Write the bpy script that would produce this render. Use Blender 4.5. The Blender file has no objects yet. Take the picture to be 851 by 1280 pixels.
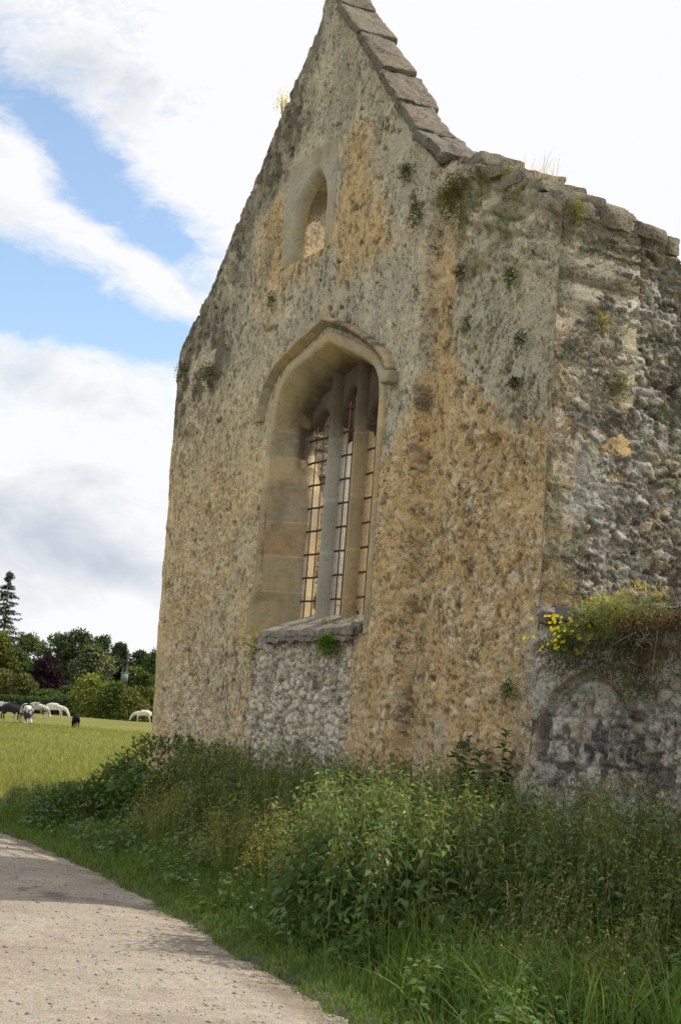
import bpy, math, random
import numpy as np
from mathutils import Matrix, Vector
random.seed(7)
RNG = np.random.default_rng(11)
SC = bpy.context.scene
COL = SC.collection

# ------------------------------------------------------------------ camera
FPX, EYE = 2000.0, 1.6
ROLL = math.atan(.0755); PITCH = math.atan(263.3 / FPX)
cr, sr, ct, st = math.cos(ROLL), math.sin(ROLL), math.cos(PITCH), math.sin(PITCH)
cam = bpy.data.cameras.new('camera'); camo = bpy.data.objects.new('camera', cam); COL.objects.link(camo)
R0 = Vector((1, 0, 0)); U0 = Vector((0, -st, ct)); FW = Vector((0, ct, st))
RX = R0 * cr + U0 * sr; UY = U0 * cr - R0 * sr
camo.matrix_world = Matrix(((RX.x, UY.x, -FW.x, 0), (RX.y, UY.y, -FW.y, 0), (RX.z, UY.z, -FW.z, EYE), (0, 0, 0, 1)))
cam.sensor_fit = 'VERTICAL'; cam.sensor_height = 36; cam.lens = FPX / 1280 * 36
cam.clip_start = .1; cam.clip_end = 5000
SC.camera = camo

# ------------------------------------------------------------------ light
SUN_EL = 44.0
hA = np.array([0.44769983, -0.89418391]); hB = np.array([0.89418391, 0.44769983])
dev = math.radians(11)
SH = hB * math.cos(dev) + hA * math.sin(dev)                  # horizontal direction towards the sun
SDIR = Vector((SH[0] * math.cos(math.radians(SUN_EL)), SH[1] * math.cos(math.radians(SUN_EL)), math.sin(math.radians(SUN_EL))))
sun = bpy.data.lights.new('sun', 'SUN'); sun.energy = 4.6; sun.angle = math.radians(.6); sun.color = (1, .93, .80)
suno = bpy.data.objects.new('sun', sun); COL.objects.link(suno)
suno.rotation_euler = SDIR.to_track_quat('Z', 'Y').to_euler()
suno.location = (20, 10, 30)
SC.view_settings.view_transform = 'Standard'; SC.view_settings.look = 'None'
SC.view_settings.gamma = 1; SC.view_settings.use_curve_mapping = False
SC.view_settings.exposure = 0.0
SC.render.resolution_x = 680; SC.render.resolution_y = 1024

# ------------------------------------------------------------------ node helpers
class NT:
    def __init__(s, tree): s.t = tree; s.n = tree.nodes; s.l = tree.links
    def node(s, typ, **kw):
        n = s.n.new(typ)
        for k, v in kw.items():
            if k.startswith('i_'): n.inputs[k[2:].replace('_', ' ')].default_value = v
            else: setattr(n, k, v)
        return n
    def link(s, a, b): s.l.new(a, b)
    def _in(s, sock, v):
        if hasattr(v, 'is_linked') or hasattr(v, 'links'): s.l.new(v, sock)
        else: sock.default_value = v
    def math(s, op, a, b=0.0, c=None, clamp=False):
        n = s.n.new('ShaderNodeMath'); n.operation = op; n.use_clamp = clamp
        s._in(n.inputs[0], a); s._in(n.inputs[1], b)
        if c is not None: s._in(n.inputs[2], c)
        return n.outputs[0]
    def noise(s, vec, scale, detail=4, rough=.6, dist=0.0, out=0):
        n = s.n.new('ShaderNodeTexNoise'); n.inputs['Scale'].default_value = scale
        n.inputs['Detail'].default_value = detail; n.inputs['Roughness'].default_value = rough
        n.inputs['Distortion'].default_value = dist
        if vec is not None: s.l.new(vec, n.inputs['Vector'])
        return n.outputs[out]
    def voro(s, vec, scale, feature='F1', out='Distance'):
        n = s.n.new('ShaderNodeTexVoronoi'); n.feature = feature; n.inputs['Scale'].default_value = scale
        s.l.new(vec, n.inputs['Vector']); return n.outputs[out]
    def ramp(s, f, stops):
        n = s.n.new('ShaderNodeValToRGB'); e = n.color_ramp.elements
        while len(e) < len(stops): e.new(.5)
        for el, (p, c) in zip(e, stops):
            el.position = p; el.color = (c, c, c, 1) if isinstance(c, (int, float)) else (*c, 1)
        s.l.new(f, n.inputs[0]); return n.outputs[0]
    def mix(s, f, a, b, mode='MIX'):
        n = s.n.new('ShaderNodeMix'); n.data_type = 'RGBA'; n.blend_type = mode
        s._in(n.inputs['Factor'], f)
        for sock, v in ((n.inputs['A'], a), (n.inputs['B'], b)):
            s._in(sock, v if hasattr(v, 'links') else (*v, 1))
        return n.outputs['Result']
    def bump(s, h, strength, dist, nrm=None):
        n = s.n.new('ShaderNodeBump'); n.inputs['Strength'].default_value = strength; n.inputs['Distance'].default_value = dist
        s.l.new(h, n.inputs['Height'])
        if nrm is not None: s.l.new(nrm, n.inputs['Normal'])
        return n.outputs[0]

def ray(x, y):
    u = x - 425.5; v = 640 - y
    U = u * cr - v * sr; V = u * sr + v * cr
    return np.array([U, FPX * ct - V * st, V * ct + FPX * st])
def azel(x, y):
    r = ray(x, y); return math.atan2(r[0], r[1]), math.atan2(r[2], math.hypot(r[0], r[1]))

# ------------------------------------------------------------------ world: Nishita sky with procedural clouds
W = bpy.data.worlds.new('World'); SC.world = W; W.use_nodes = True
w = NT(W.node_tree); w.n.clear()
sky = w.node('ShaderNodeTexSky', sky_type='NISHITA', sun_disc=False)
sky.sun_elevation = math.radians(SUN_EL); sky.sun_rotation = math.atan2(SDIR.x, SDIR.y)
sky.air_density = 1.0; sky.dust_density = .6; sky.ozone_density = 1.6
tc = w.node('ShaderNodeTexCoord'); sep = w.node('ShaderNodeSeparateXYZ'); w.link(tc.outputs['Generated'], sep.inputs[0])
X, Y, Z = sep.outputs
AZ = w.math('ARCTAN2', X, Y); EL = w.math('ARCSINE', Z)
cmb = w.node('ShaderNodeCombineXYZ'); w.link(w.math('MULTIPLY', AZ, 6.0), cmb.inputs[0]); w.link(w.math('MULTIPLY', EL, 11.0), cmb.inputs[1])
cv = cmb.outputs[0]
warp = w.noise(cv, 1.1, 5, .62, .4)
warp2 = w.noise(cv, 2.7, 6, .68, .5)
def blob(x, y, rx, ry, rot, amp):
    """soft patch of clearing (amp<0) or cloud (amp>0) around the direction of a sky point; radii in photo pixels"""
    a0, e0 = azel(x, y); k = 1 / FPX
    da = w.math('SUBTRACT', AZ, a0); de = w.math('SUBTRACT', EL, e0)
    c_, s_ = math.cos(math.radians(rot)), math.sin(math.radians(rot))
    p = w.math('ADD', w.math('MULTIPLY', da, c_ / (rx * k)), w.math('MULTIPLY', de, s_ / (rx * k)))
    q = w.math('SUBTRACT', w.math('MULTIPLY', de, c_ / (ry * k)), w.math('MULTIPLY', da, s_ / (ry * k)))
    r2 = w.math('ADD', w.math('MULTIPLY', p, p), w.math('MULTIPLY', q, q))
    g = w.math('POWER', 2.718, w.math('MULTIPLY', r2, -1.0))
    return w.math('MULTIPLY', g, amp)
dens = w.math('ADD', w.math('MULTIPLY', w.math('SUBTRACT', warp, .5), 1.3), w.math('MULTIPLY', w.math('SUBTRACT', warp2, .5), 1.5))
warp3 = w.noise(cv, 7.5, 6, .7, .8); dens = w.math('ADD', dens, w.math('MULTIPLY', w.math('SUBTRACT', warp3, .5), 1.1)); dens = w.math('ADD', dens, .80)
for b in ((120, 232, 150, 42, -32, -1.15), (235, 330, 70, 34, -50, -.55), (20, 360, 110, 60, -8, -1.1), (150, 412, 130, 38, -14, -1.1), (60, 140, 95, 30, -25, -.55), (225, 420, 60, 22, 0, -.4),
          (-250, 300, 200, 120, 0, -.7), (100, 292, 90, 15, -18, .42), (205, 355, 60, 18, -38, .5), (15, 205, 60, 42, 0, 1.2), (120, 300, 110, 12, -24, .35), (680, 120, 380, 340, 0, 1.2), (100, 640, 300, 130, 0, .45)):
    dens = w.math('ADD', dens, blob(*b))
cov = w.ramp(dens, ((.10, 0.10), (.32, .34), (.55, .68), (.90, 1.0)))
# the clouds' own brightness: white tops, blue-grey undersides
gn = w.noise(cv, .75, 5, .6, .6)
gr = w.math('ADD', w.math('MULTIPLY', w.math('SUBTRACT', gn, .5), 2.6), w.math('MULTIPLY', w.math('SUBTRACT', warp2, .5), .9))
for b in ((120, 500, 150, 34, -6, .42), (20, 470, 60, 30, 0, .2), (100, 620, 200, 40, -5, .25), (140, 705, 160, 34, -10, .85), (60, 560, 160, 30, -4, .05), (40, 640, 120, 26, -6, .35), (110, 590, 40, 16, 0, .25), (100, 560, 140, 34, 0, -.30), (130, 790, 200, 25, 0, -.45), (845, 150, 60, 50, 0, .35),
          (650, 100, 360, 340, 0, -2.0), (290, 60, 200, 160, 0, -.2), (100, 90, 200, 70, -10, .30), (240, 150, 120, 40, -30, .18)):
    gr = w.math('ADD', gr, blob(*b))
cl = w.ramp(gr, ((0.0, (9.7, 9.8, 10.0)), (.35, (8.0, 8.3, 8.7)), (.75, (6.0, 6.6, 7.5)), (1.0, (4.9, 5.6, 6.6))))
skyc = w.mix(1.0, sky.outputs[0], (1.9, 2.0, 2.0), 'MULTIPLY')
# below the horizon the world is only a soft ground tone
wcol = w.mix(cov, skyc, cl)
bg = w.node('ShaderNodeBackground'); bg.inputs['Strength'].default_value = .1
w.link(wcol, bg.inputs[0])
wo = w.node('ShaderNodeOutputWorld'); w.link(bg.outputs[0], wo.inputs[0])

# ------------------------------------------------------------------ numpy noise
def _h(ix, iy, seed):
    n = (ix.astype(np.int64) * 374761393 + iy.astype(np.int64) * 668265263 + seed * 1442695041) & 0xffffffff
    n = ((n ^ (n >> 13)) * 1274126177) & 0xffffffff
    n = ((n ^ (n >> 16)) * 2246822519) & 0xffffffff
    return ((n ^ (n >> 15)) & 0xffffff) / float(0xffffff)
def vn(x, y, seed=0):
    x = np.asarray(x, float); y = np.asarray(y, float)
    ix = np.floor(x); iy = np.floor(y); fx = x - ix; fy = y - iy
    fx = fx * fx * (3 - 2 * fx); fy = fy * fy * (3 - 2 * fy)
    a = _h(ix, iy, seed); b = _h(ix + 1, iy, seed); c = _h(ix, iy + 1, seed); d = _h(ix + 1, iy + 1, seed)
    return (a * (1 - fx) + b * fx) * (1 - fy) + (c * (1 - fx) + d * fx) * fy
def fbm(x, y, oct=4, seed=0, rough=.5):
    x = np.asarray(x, float); y = np.asarray(y, float)
    s = 0; a = 1; t = 0
    for o in range(oct):
        s = s + a * vn(x * 2 ** o + 17.3 * o, y * 2 ** o + 5.1 * o, seed + o); t += a; a *= rough
    return s / t
def vor(x, y, seed=0, jit=.85, full=False):
    """F1, F2 and a random value per cell"""
    x, y = np.broadcast_arrays(np.asarray(x, float), np.asarray(y, float))
    ix = np.floor(x); iy = np.floor(y)
    f1 = np.full(x.shape, 9.); f2 = np.full(x.shape, 9.); rid = np.zeros(x.shape); rid2 = np.zeros(x.shape); ox = np.zeros(x.shape); oy = np.zeros(x.shape)
    for dx in (-1, 0, 1):
        for dy in (-1, 0, 1):
            cx = ix + dx; cy = iy + dy
            px = cx + .5 + (_h(cx, cy, seed) - .5) * jit; py = cy + .5 + (_h(cx, cy, seed + 91) - .5) * jit
            d = np.hypot(x - px, y - py)
            r = _h(cx, cy, seed + 7); r2 = _h(cx, cy, seed + 13)
            m = d < f1
            f2 = np.where(m, f1, np.minimum(f2, d)); rid = np.where(m, r, rid); rid2 = np.where(m, r2, rid2)
            ox = np.where(m, x - px, ox); oy = np.where(m, y - py, oy)
            f1 = np.where(m, d, f1)
    return (f1, f2, rid, rid2, ox, oy) if full else (f1, f2, rid, rid2)
def ss(a, b, x):
    t = np.clip((np.asarray(x, float) - a) / (b - a), 0, 1); return t * t * (3 - 2 * t)
def lerp(a, b, t): return a + (b - a) * t
def c3(c): return np.array(c, float)
def mixc(base, col, t): return base * (1 - t[..., None]) + c3(col) * t[..., None]

# ------------------------------------------------------------------ objects
ROOT = {}
def link(o): COL.objects.link(o); return o
def tag(o, label=None, cat=None, group=None, kind=None):
    for k, v in (('label', label), ('category', cat), ('group', group), ('kind', kind)):
        if v: o[k] = v
    return o
def thing(name, label, cat, loc=(0, 0, 0), rz=0, group=None):
    o = link(bpy.data.objects.new(name, None)); o.location = loc; o.rotation_euler = (0, 0, rz)
    o.empty_display_size = .2
    ROOT[o.name] = np.array(loc, float)
    return tag(o, label, cat, group)
def mk(name, V, F, mat, parent=None, loc=None, cols=None, smooth=False, local=False):
    """V (n,3) ; F list of arrays of equal-length faces (or one array)"""
    V = np.asarray(V, float).reshape(-1, 3)
    if not isinstance(F, (list, tuple)): F = [F]
    F = [np.asarray(f, dtype=np.int64) for f in F if len(f)]
    off = np.zeros(3)
    if not local:
        if parent is not None: off = ROOT[parent.name]
        elif loc is not None: off = np.array(loc, float)
    me = bpy.data.meshes.new(name)
    me.vertices.add(len(V)); me.vertices.foreach_set('co', (V - off).astype(np.float32).ravel())
    li = np.concatenate([f.ravel() for f in F]); cnt = np.concatenate([np.full(len(f), f.shape[1]) for f in F])
    me.loops.add(len(li)); me.loops.foreach_set('vertex_index', li.astype(np.int32))
    me.polygons.add(len(cnt)); stt = np.concatenate([[0], np.cumsum(cnt)[:-1]])
    me.polygons.foreach_set('loop_start', stt.astype(np.int32)); me.polygons.foreach_set('loop_total', cnt.astype(np.int32))
    if smooth: me.polygons.foreach_set('use_smooth', np.ones(len(cnt), bool))
    me.update(calc_edges=True); me.validate()
    if cols is not None:
        ca = me.color_attributes.new('Col', 'FLOAT_COLOR', 'POINT')
        c4 = np.ones((len(V), 4), np.float32); c4[:, :3] = cols
        ca.data.foreach_set('color', c4.ravel())
    me.materials.append(mat)
    o = link(bpy.data.objects.new(name, me))
    if parent is not None:
        o.parent = parent; ROOT[o.name] = ROOT.get(parent.name, np.zeros(3))
    elif loc is not None: o.location = loc; ROOT[o.name] = np.array(loc, float)
    else: ROOT[o.name] = np.zeros(3)
    return o
def joinm(parts):
    """[(V, F quads or tris list, cols)] -> one"""
    Vs, Fs, Cs = [], {}, []; n = 0
    for V, F, C in parts:
        V = np.asarray(V, float).reshape(-1, 3)
        if not isinstance(F, (list, tuple)): F = [F]
        for f in F:
            f = np.asarray(f, dtype=np.int64)
            if len(f): Fs.setdefault(f.shape[1], []).append(f + n)
        Vs.append(V); Cs.append(np.broadcast_to(C, (len(V), 3))); n += len(V)
    return np.concatenate(Vs), [np.concatenate(v) for v in Fs.values()], np.concatenate(Cs)
def tube(path, radii, n=6, col=(.2, .2, .2), cap=True):
    path = np.asarray(path, float); m = len(path); radii = np.broadcast_to(radii, (m,))
    V = []
    for i in range(m):
        t = path[min(i + 1, m - 1)] - path[max(i - 1, 0)]; t = t / (np.linalg.norm(t) + 1e-9)
        a = np.cross(t, [0, 0, 1.]); 
        if np.linalg.norm(a) < .2: a = np.cross(t, [1., 0, 0])
        a /= np.linalg.norm(a); b = np.cross(t, a)
        for k in range(n):
            an = 2 * math.pi * k / n
            V.append(path[i] + radii[i] * (a * math.cos(an) + b * math.sin(an)))
    F = [[i * n + k, i * n + (k + 1) % n, (i + 1) * n + (k + 1) % n, (i + 1) * n + k] for i in range(m - 1) for k in range(n)]
    V = np.array(V); Fq = [np.array(F)]
    if cap:
        Fq.append(np.array([list(range(n))[::-1], [(m - 1) * n + k for k in range(n)]]))
    return V, Fq, col
def unit(v): return v / (np.linalg.norm(v, axis=-1, keepdims=True) + 1e-9)
def leaves(P, D, L, Wd, col, droop=.25, fold=.2, up=None):
    """leaf blades: base P, direction D, length L, width Wd; 5 vertices, 2 folded quads"""
    n = len(P); D = unit(D); L = np.broadcast_to(L, (n,))[:, None]; Wd = np.broadcast_to(Wd, (n,))[:, None]
    if up is None: up = np.tile([0, 0, 1.], (n, 1)) + RNG.normal(0, .25, (n, 3))
    S = unit(np.cross(D, up)); N = unit(np.cross(S, D))
    v0 = P; v1 = P + D * L * .42 + S * Wd * .5; v2 = P + D * L * .42 - S * Wd * .5
    v3 = P + D * L * .5 - N * L * fold * .35; v4 = P + D * L - N * L * droop
    V = np.stack([v0, v1, v2, v3, v4], 1).reshape(-1, 3)
    i = np.arange(n)[:, None] * 5
    F = np.concatenate([i + [0, 3, 4, 1], i + [0, 2, 4, 3]])
    C = np.repeat(np.broadcast_to(col, (n, 3)), 5, axis=0)
    return V, F, C
def blades(P, H, lean, Wd, col, seg=3, tipcol=None):
    """grass blades; lean (n,2) horizontal offset at the tip"""
    n = len(P); H = np.broadcast_to(H, (n,)); Wd = np.broadcast_to(Wd, (n,))
    a = RNG.uniform(0, 2 * math.pi, n); sx, sy = np.cos(a), np.sin(a)
    Vs = []; Cs = []; col = np.broadcast_to(col, (n, 3)); tc_ = col if tipcol is None else np.broadcast_to(tipcol, (n, 3))
    for k in range(seg + 1):
        t = k / seg; wd = Wd * (1 - t) ** .7 * .5 + .0004
        cx = P[:, 0] + lean[:, 0] * t * t; cy = P[:, 1] + lean[:, 1] * t * t
        ll = np.hypot(lean[:, 0], lean[:, 1]) / np.maximum(H, 1e-3)
        cz = P[:, 2] + H * (t - .28 * np.clip(ll, 0, 1.6) * t * t)
        for s_ in (-1, 1):
            Vs.append(np.stack([cx + s_ * sx * wd, cy + s_ * sy * wd, cz], 1)); Cs.append(col * (1 - t) + tc_ * t)
    m = 2 * (seg + 1)
    V = np.stack(Vs, 1).reshape(-1, 3); C = np.stack(Cs, 1).reshape(-1, 3)
    i = np.arange(n)[:, None] * m
    F = np.concatenate([i + [2 * k, 2 * k + 1, 2 * k + 3, 2 * k + 2] for k in range(seg)])
    return V, F, C

# ------------------------------------------------------------------ materials
def mat(name):
    m = bpy.data.materials.new(name); m.use_nodes = True; t = NT(m.node_tree); t.n.clear()
    o = t.node('ShaderNodeOutputMaterial'); p = t.node('ShaderNodeBsdfPrincipled'); t.link(p.outputs[0], o.inputs[0])
    return m, t, p, o
def stone_mat(name, lich=.35, fine=1.0, ashlar=False, pits=.5):
    m, t, p, o = mat(name)
    tc = t.node('ShaderNodeTexCoord').outputs['Object']
    at = t.node('ShaderNodeAttribute', attribute_name='Col').outputs['Color']
    n1 = t.noise(tc, 3.1, 6, .65); n2 = t.noise(tc, 22, 5, .7); n3 = t.noise(tc, 62, 4, .8)
    v = t.math('ADD', t.math('MULTIPLY', n1, .45), t.math('MULTIPLY', n2, .75)); v = t.math('ADD', v, t.math('MULTIPLY', n3, .90))
    v = t.ramp(v, ((.78, .34), (.98, .84), (1.12, 1.15), (1.32, 1.75))) if not ashlar else t.ramp(v, ((.55, .72), (1.0, 1.0), (1.5, 1.25)))
    c = t.mix(1.0, at, v, 'MULTIPLY')
    hue = t.ramp(t.noise(tc, 9, 4, .6), ((.38, (1.08, .98, .86)), (.62, (.95, .99, 1.07))))
    c = t.mix(.6, c, hue, 'MULTIPLY')
    # pale lichen spots and dark pits
    l1 = t.voro(tc, 26); l2 = t.noise(tc, 4.5, 4, .6)
    sp = t.math('MULTIPLY', t.ramp(l1, ((.16, 1.0), (.26, 0.0))), t.ramp(l2, ((.50, 0.0), (.62, 1.0))))
    c = t.mix(t.math('MULTIPLY', sp, lich), c, (.52, .50, .44))
    pz = t.noise(tc, 30, 3, .75, .6); pk = t.ramp(pz, ((.29, 1.0), (.37, 0.0)))
    c = t.mix(t.math('MULTIPLY', pk, pits), c, (.055, .045, .03))
    t.link(c, p.inputs['Base Color']); p.inputs['Roughness'].default_value = .93
    p.inputs['Specular IOR Level'].default_value = .2
    h = t.math('ADD', t.math('MULTIPLY', n2, 1.0), t.math('MULTIPLY', n3, .55)); h = t.math('SUBTRACT', h, t.math('MULTIPLY', pk, .5))
    t.link(t.bump(h, 1.0, .034 * fine), p.inputs['Normal'])
    return m
M_RUB = stone_mat('rubble_masonry', .5, 1.0, pits=.7)
M_ROUGH = stone_mat('weathered_rubble', .85, 1.3, pits=.8)
M_ASH = stone_mat('dressed_limestone', .12, .22, True, pits=.18)
M_COPE = stone_mat('coping_stone', .7, .6, pits=.4)
def leaf_mat(name, rough=.5, trans=.35, spec=.4):
    m, t, p, o = mat(name)
    at = t.node('ShaderNodeAttribute', attribute_name='Col').outputs['Color']
    tc = t.node('ShaderNodeTexCoord').outputs['Object']
    v = t.ramp(t.noise(tc, 6, 3, .6), ((.3, .8), (.7, 1.2)))
    c = t.mix(1.0, at, v, 'MULTIPLY')
    t.link(c, p.inputs['Base Color']); p.inputs['Roughness'].default_value = rough; p.inputs['Specular IOR Level'].default_value = spec
    tr = t.node('ShaderNodeBsdfTranslucent'); t.link(t.mix(1.0, c, (1.25, 1.3, .6), 'MULTIPLY'), tr.inputs[0])
    ms = t.node('ShaderNodeMixShader'); ms.inputs[0].default_value = trans
    t.link(p.outputs[0], ms.inputs[1]); t.link(tr.outputs[0], ms.inputs[2]); t.link(ms.outputs[0], o.inputs[0])
    return m
M_LEAF = leaf_mat('leaf'); M_GRASS = leaf_mat('grass_blade', .6, .35, .25); M_TREE = leaf_mat('tree_leaf', .7, .2, .15)
def plain(name, col, rough=.8, var=.25, scale=12, metal=0, bump=.3, bd=.01):
    m, t, p, o = mat(name); tc = t.node('ShaderNodeTexCoord').outputs['Object']
    n = t.noise(tc, scale, 5, .65); v = t.ramp(n, ((.3, 1 - var), (.7, 1 + var)))
    t.link(t.mix(1.0, col, v, 'MULTIPLY'), p.inputs['Base Color']); p.inputs['Roughness'].default_value = rough
    p.inputs['Metallic'].default_value = metal
    t.link(t.bump(n, bump, bd), p.inputs['Normal']); return m
M_PETAL = leaf_mat('petal', .6, .3, .2)
M_BARK = plain('bark', (.09, .07, .05), .95, .4, 6)
M_STEM = plain('plant_stem', (.12, .13, .05), .8, .3, 20)
M_DRY = plain('dry_stem', (.30, .23, .14), .9, .3, 20)
M_IRON = plain('rusty_iron', (.075, .032, .024), .85, .45, 30)
M_POLE = plain('pole_timber', (.07, .06, .05), .9, .3, 8)
M_BOX = plain('grey_enamel', (.20, .22, .22), .6, .1, 8)

# ------------------------------------------------------------------ frame of the ruin
PR = np.array([1.79837241, 14.0])
def FP(s, d, z):
    """s along the facade (0 = right corner, negative = left), d depth behind the face, z height"""
    s, d, z = np.broadcast_arrays(np.asarray(s, float), np.asarray(d, float), np.asarray(z, float))
    return np.stack([PR[0] + hA[0] * s + hB[0] * d, PR[1] + hA[1] * s + hB[1] * d, z], -1)

# ================================================================== SETTING: ground
EY = np.array([-8, 3, 7, 8.21, 8.93, 9.69, 11.08, 12.94, 14.93, 17.81, 19.63, 22, 26, 60])
EX = np.array([2.3, 1.6, .75, .52, .29, 0., -.45, -1.05, -1.75, -2.9, -3.8, -6.2, -12, -70])
def edge_x(y, wob=True):
    y = np.asarray(y, float); x = np.interp(y, EY, EX)
    if wob: x = x + .16 * (fbm(y * 1.3, y * 0, 3, 5) - .5) + .10 * (fbm(y * 6, y * 0, 3, 9) - .5)
    return x
def grid(us, vs, fn):
    U_, V_ = np.meshgrid(us, vs, indexing='ij'); P = fn(U_, V_)
    nu, nv = len(us), len(vs); idx = np.arange(nu * nv).reshape(nu, nv)
    F = np.stack([idx[:-1, :-1], idx[1:, :-1], idx[1:, 1:], idx[:-1, 1:]], -1).reshape(-1, 4)
    return P.reshape(-1, 3), F
# field
m, t, p, o = mat('pasture'); tcg = t.node('ShaderNodeTexCoord').outputs['Object']
n1 = t.noise(tcg, .05, 5, .6); n2 = t.noise(tcg, .6, 6, .7); n3 = t.noise(tcg, 9, 5, .75)
c = t.mix(t.ramp(n1, ((.35, 0.), (.65, 1.))), (.175, .180, .048), (.255, .225, .075))
c = t.mix(t.math('MULTIPLY', t.ramp(n2, ((.42, 0.), (.62, 1.))), .6), c, (.115, .15, .034))
n4 = t.noise(tcg, 2.2, 6, .75); c = t.mix(1.0, c, t.ramp(n4, ((.35, .72), (.65, 1.25))), 'MULTIPLY')
c = t.mix(1.0, c, t.ramp(n3, ((.3, .6), (.7, 1.35))), 'MULTIPLY')
t.link(c, p.inputs['Base Color']); p.inputs['Roughness'].default_value = 1; p.inputs['Specular IOR Level'].default_value = .05
t.link(t.bump(n3, .6, .08), p.inputs['Normal'])
M_FIELD = m
Vg, Fg = grid(np.concatenate([np.linspace(-1500, -100, 12), np.linspace(-90, 60, 60), np.linspace(90, 1500, 12)]),
              np.concatenate([np.linspace(-300, -10, 6), np.linspace(0, 260, 90), np.linspace(300, 3000, 12)]),
              lambda x, y: np.stack([x, y, -.03 + .35 * (fbm(x * .02, y * .02, 3, 3) - .5) * ss(30, 70, y)], -1))
tag(mk('field', Vg, Fg, M_FIELD, smooth=True), kind='structure')
# path
m, t, p, o = mat('gravel_path'); tcg = t.node('ShaderNodeTexCoord').outputs['Object']
n0 = t.noise(tcg, .7, 5, .6); n1 = t.noise(tcg, 5, 6, .7); n2 = t.noise(tcg, 60, 4, .75); v1 = t.voro(tcg, 55); v1c = t.voro(tcg, 55, out='Color')
c = t.mix(t.ramp(n0, ((.35, 0.), (.65, 1.))), (.375, .31, .24), (.445, .38, .30))
c = t.mix(t.ramp(n1, ((.45, 0.), (.7, .6))), c, (.27, .225, .17))
hsv = t.node('ShaderNodeSeparateColor'); t.link(v1c, hsv.inputs[0])
c = t.mix(1.0, c, t.ramp(hsv.outputs[0], ((0., .80), (.5, 1.0), (1., 1.15))), 'MULTIPLY')
c = t.mix(t.math('MULTIPLY', t.ramp(hsv.outputs[1], ((.86, 0.), (.9, 1.))), .7), c, (.30, .31, .32))
c = t.mix(1.0, c, t.ramp(n2, ((.3, .72), (.7, 1.22))), 'MULTIPLY')
# trodden-in soil stain
at = t.node('ShaderNodeAttribute', attribute_name='Col').outputs['Color']
c = t.mix(t.math('MULTIPLY', t.ramp(t.noise(tcg, 1.6, 6, .75, .5), ((.50, 0.), (.62, 1.))), .35), c, (.25, .20, .155))
c = t.mix(1.0, c, at, 'MULTIPLY')
t.link(c, p.inputs['Base Color']); p.inputs['Roughness'].default_value = .95; p.inputs['Specular IOR Level'].default_value = .15
h = t.math('ADD', t.math('MULTIPLY', t.ramp(v1, ((.0, 1.), (.5, 0.))), .8), n2)
t.link(t.bump(h, .8, .012), p.inputs['Normal'])
M_PATH = m
pu = np.concatenate([np.arange(-4, 7.6, .4), np.arange(7.8, 21, .035), np.arange(21.5, 45, 1.)])
pw = np.concatenate([[-.02], np.arange(0, .6, .035), np.arange(.65, 4.8, .07)])
def pathfn(y, wv):
    x = edge_x(y) - wv
    z = .006 + .03 * ss(0, .6, wv) + .02 * (fbm(x * 1.2, y * 1.2, 3, 2) - .5) + .012 * (fbm(x * 9, y * 9, 3, 4) - .5) - .05 * (wv < 0)
    return np.stack([x, y, z], -1)
Vp, Fp = grid(pu, pw, pathfn)
stain = ss(.52, .70, fbm(Vp[:, 0] * 3, Vp[:, 1] * 1.2, 5, 21, .65)) * np.exp(-((Vp[:, 0] + 2.65) / .75) ** 2 - ((Vp[:, 1] - 13.4) / 1.1) ** 2)
edges = np.tile(ss(.5, 0, pw)[None, :], (len(pu), 1)).ravel() * ss(.42, .6, fbm(Vp[:, 0] * 4, Vp[:, 1] * 4, 4, 8))
cp = np.ones((len(Vp), 3)); cp = mixc(cp, (.36, .31, .28), np.clip(stain * 1.3, 0, .85)); cp = mixc(cp, (.55, .52, .42), edges * .8)
tag(mk('path', Vp, Fp[:, ::-1], M_PATH, cols=cp, smooth=True), kind='structure')
# verge
m, t, p, o = mat('verge_soil'); tcg = t.node('ShaderNodeTexCoord').outputs['Object']
n1 = t.noise(tcg, 4, 6, .7); n2 = t.noise(tcg, 40, 4, .7)
c = t.mix(t.ramp(n1, ((.4, 0.), (.6, 1.))), (.055, .075, .022), (.10, .085, .05))
t.link(t.mix(1.0, c, t.ramp(n2, ((.3, .6), (.7, 1.4))), 'MULTIPLY'), p.inputs['Base Color']); p.inputs['Roughness'].default_value = 1
t.link(t.bump(n2, .8, .02), p.inputs['Normal']); M_SOIL = m
def verge_z(x, y):
    e = x - edge_x(y)
    return -.02 + .06 * ss(-.06, .1, e) + .10 * ss(.1, 2.0, e) + .05 * (fbm(x * 1.5, y * 1.5, 3, 6) - .5) * ss(.1, .6, e)
def vfn(y, wv):
    x = edge_x(y) - .08 + wv * (1 + 0 * y)
    return np.stack([x, y, verge_z(x, y)], -1)
Vv, Fv = grid(np.concatenate([np.arange(5, 24, .12)]), np.concatenate([np.arange(0, 1, .08), np.arange(1.1, 9, .25)]), vfn)
tag(mk('verge', Vv, Fv[:, ::-1], M_SOIL, smooth=True), kind='structure')

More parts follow.
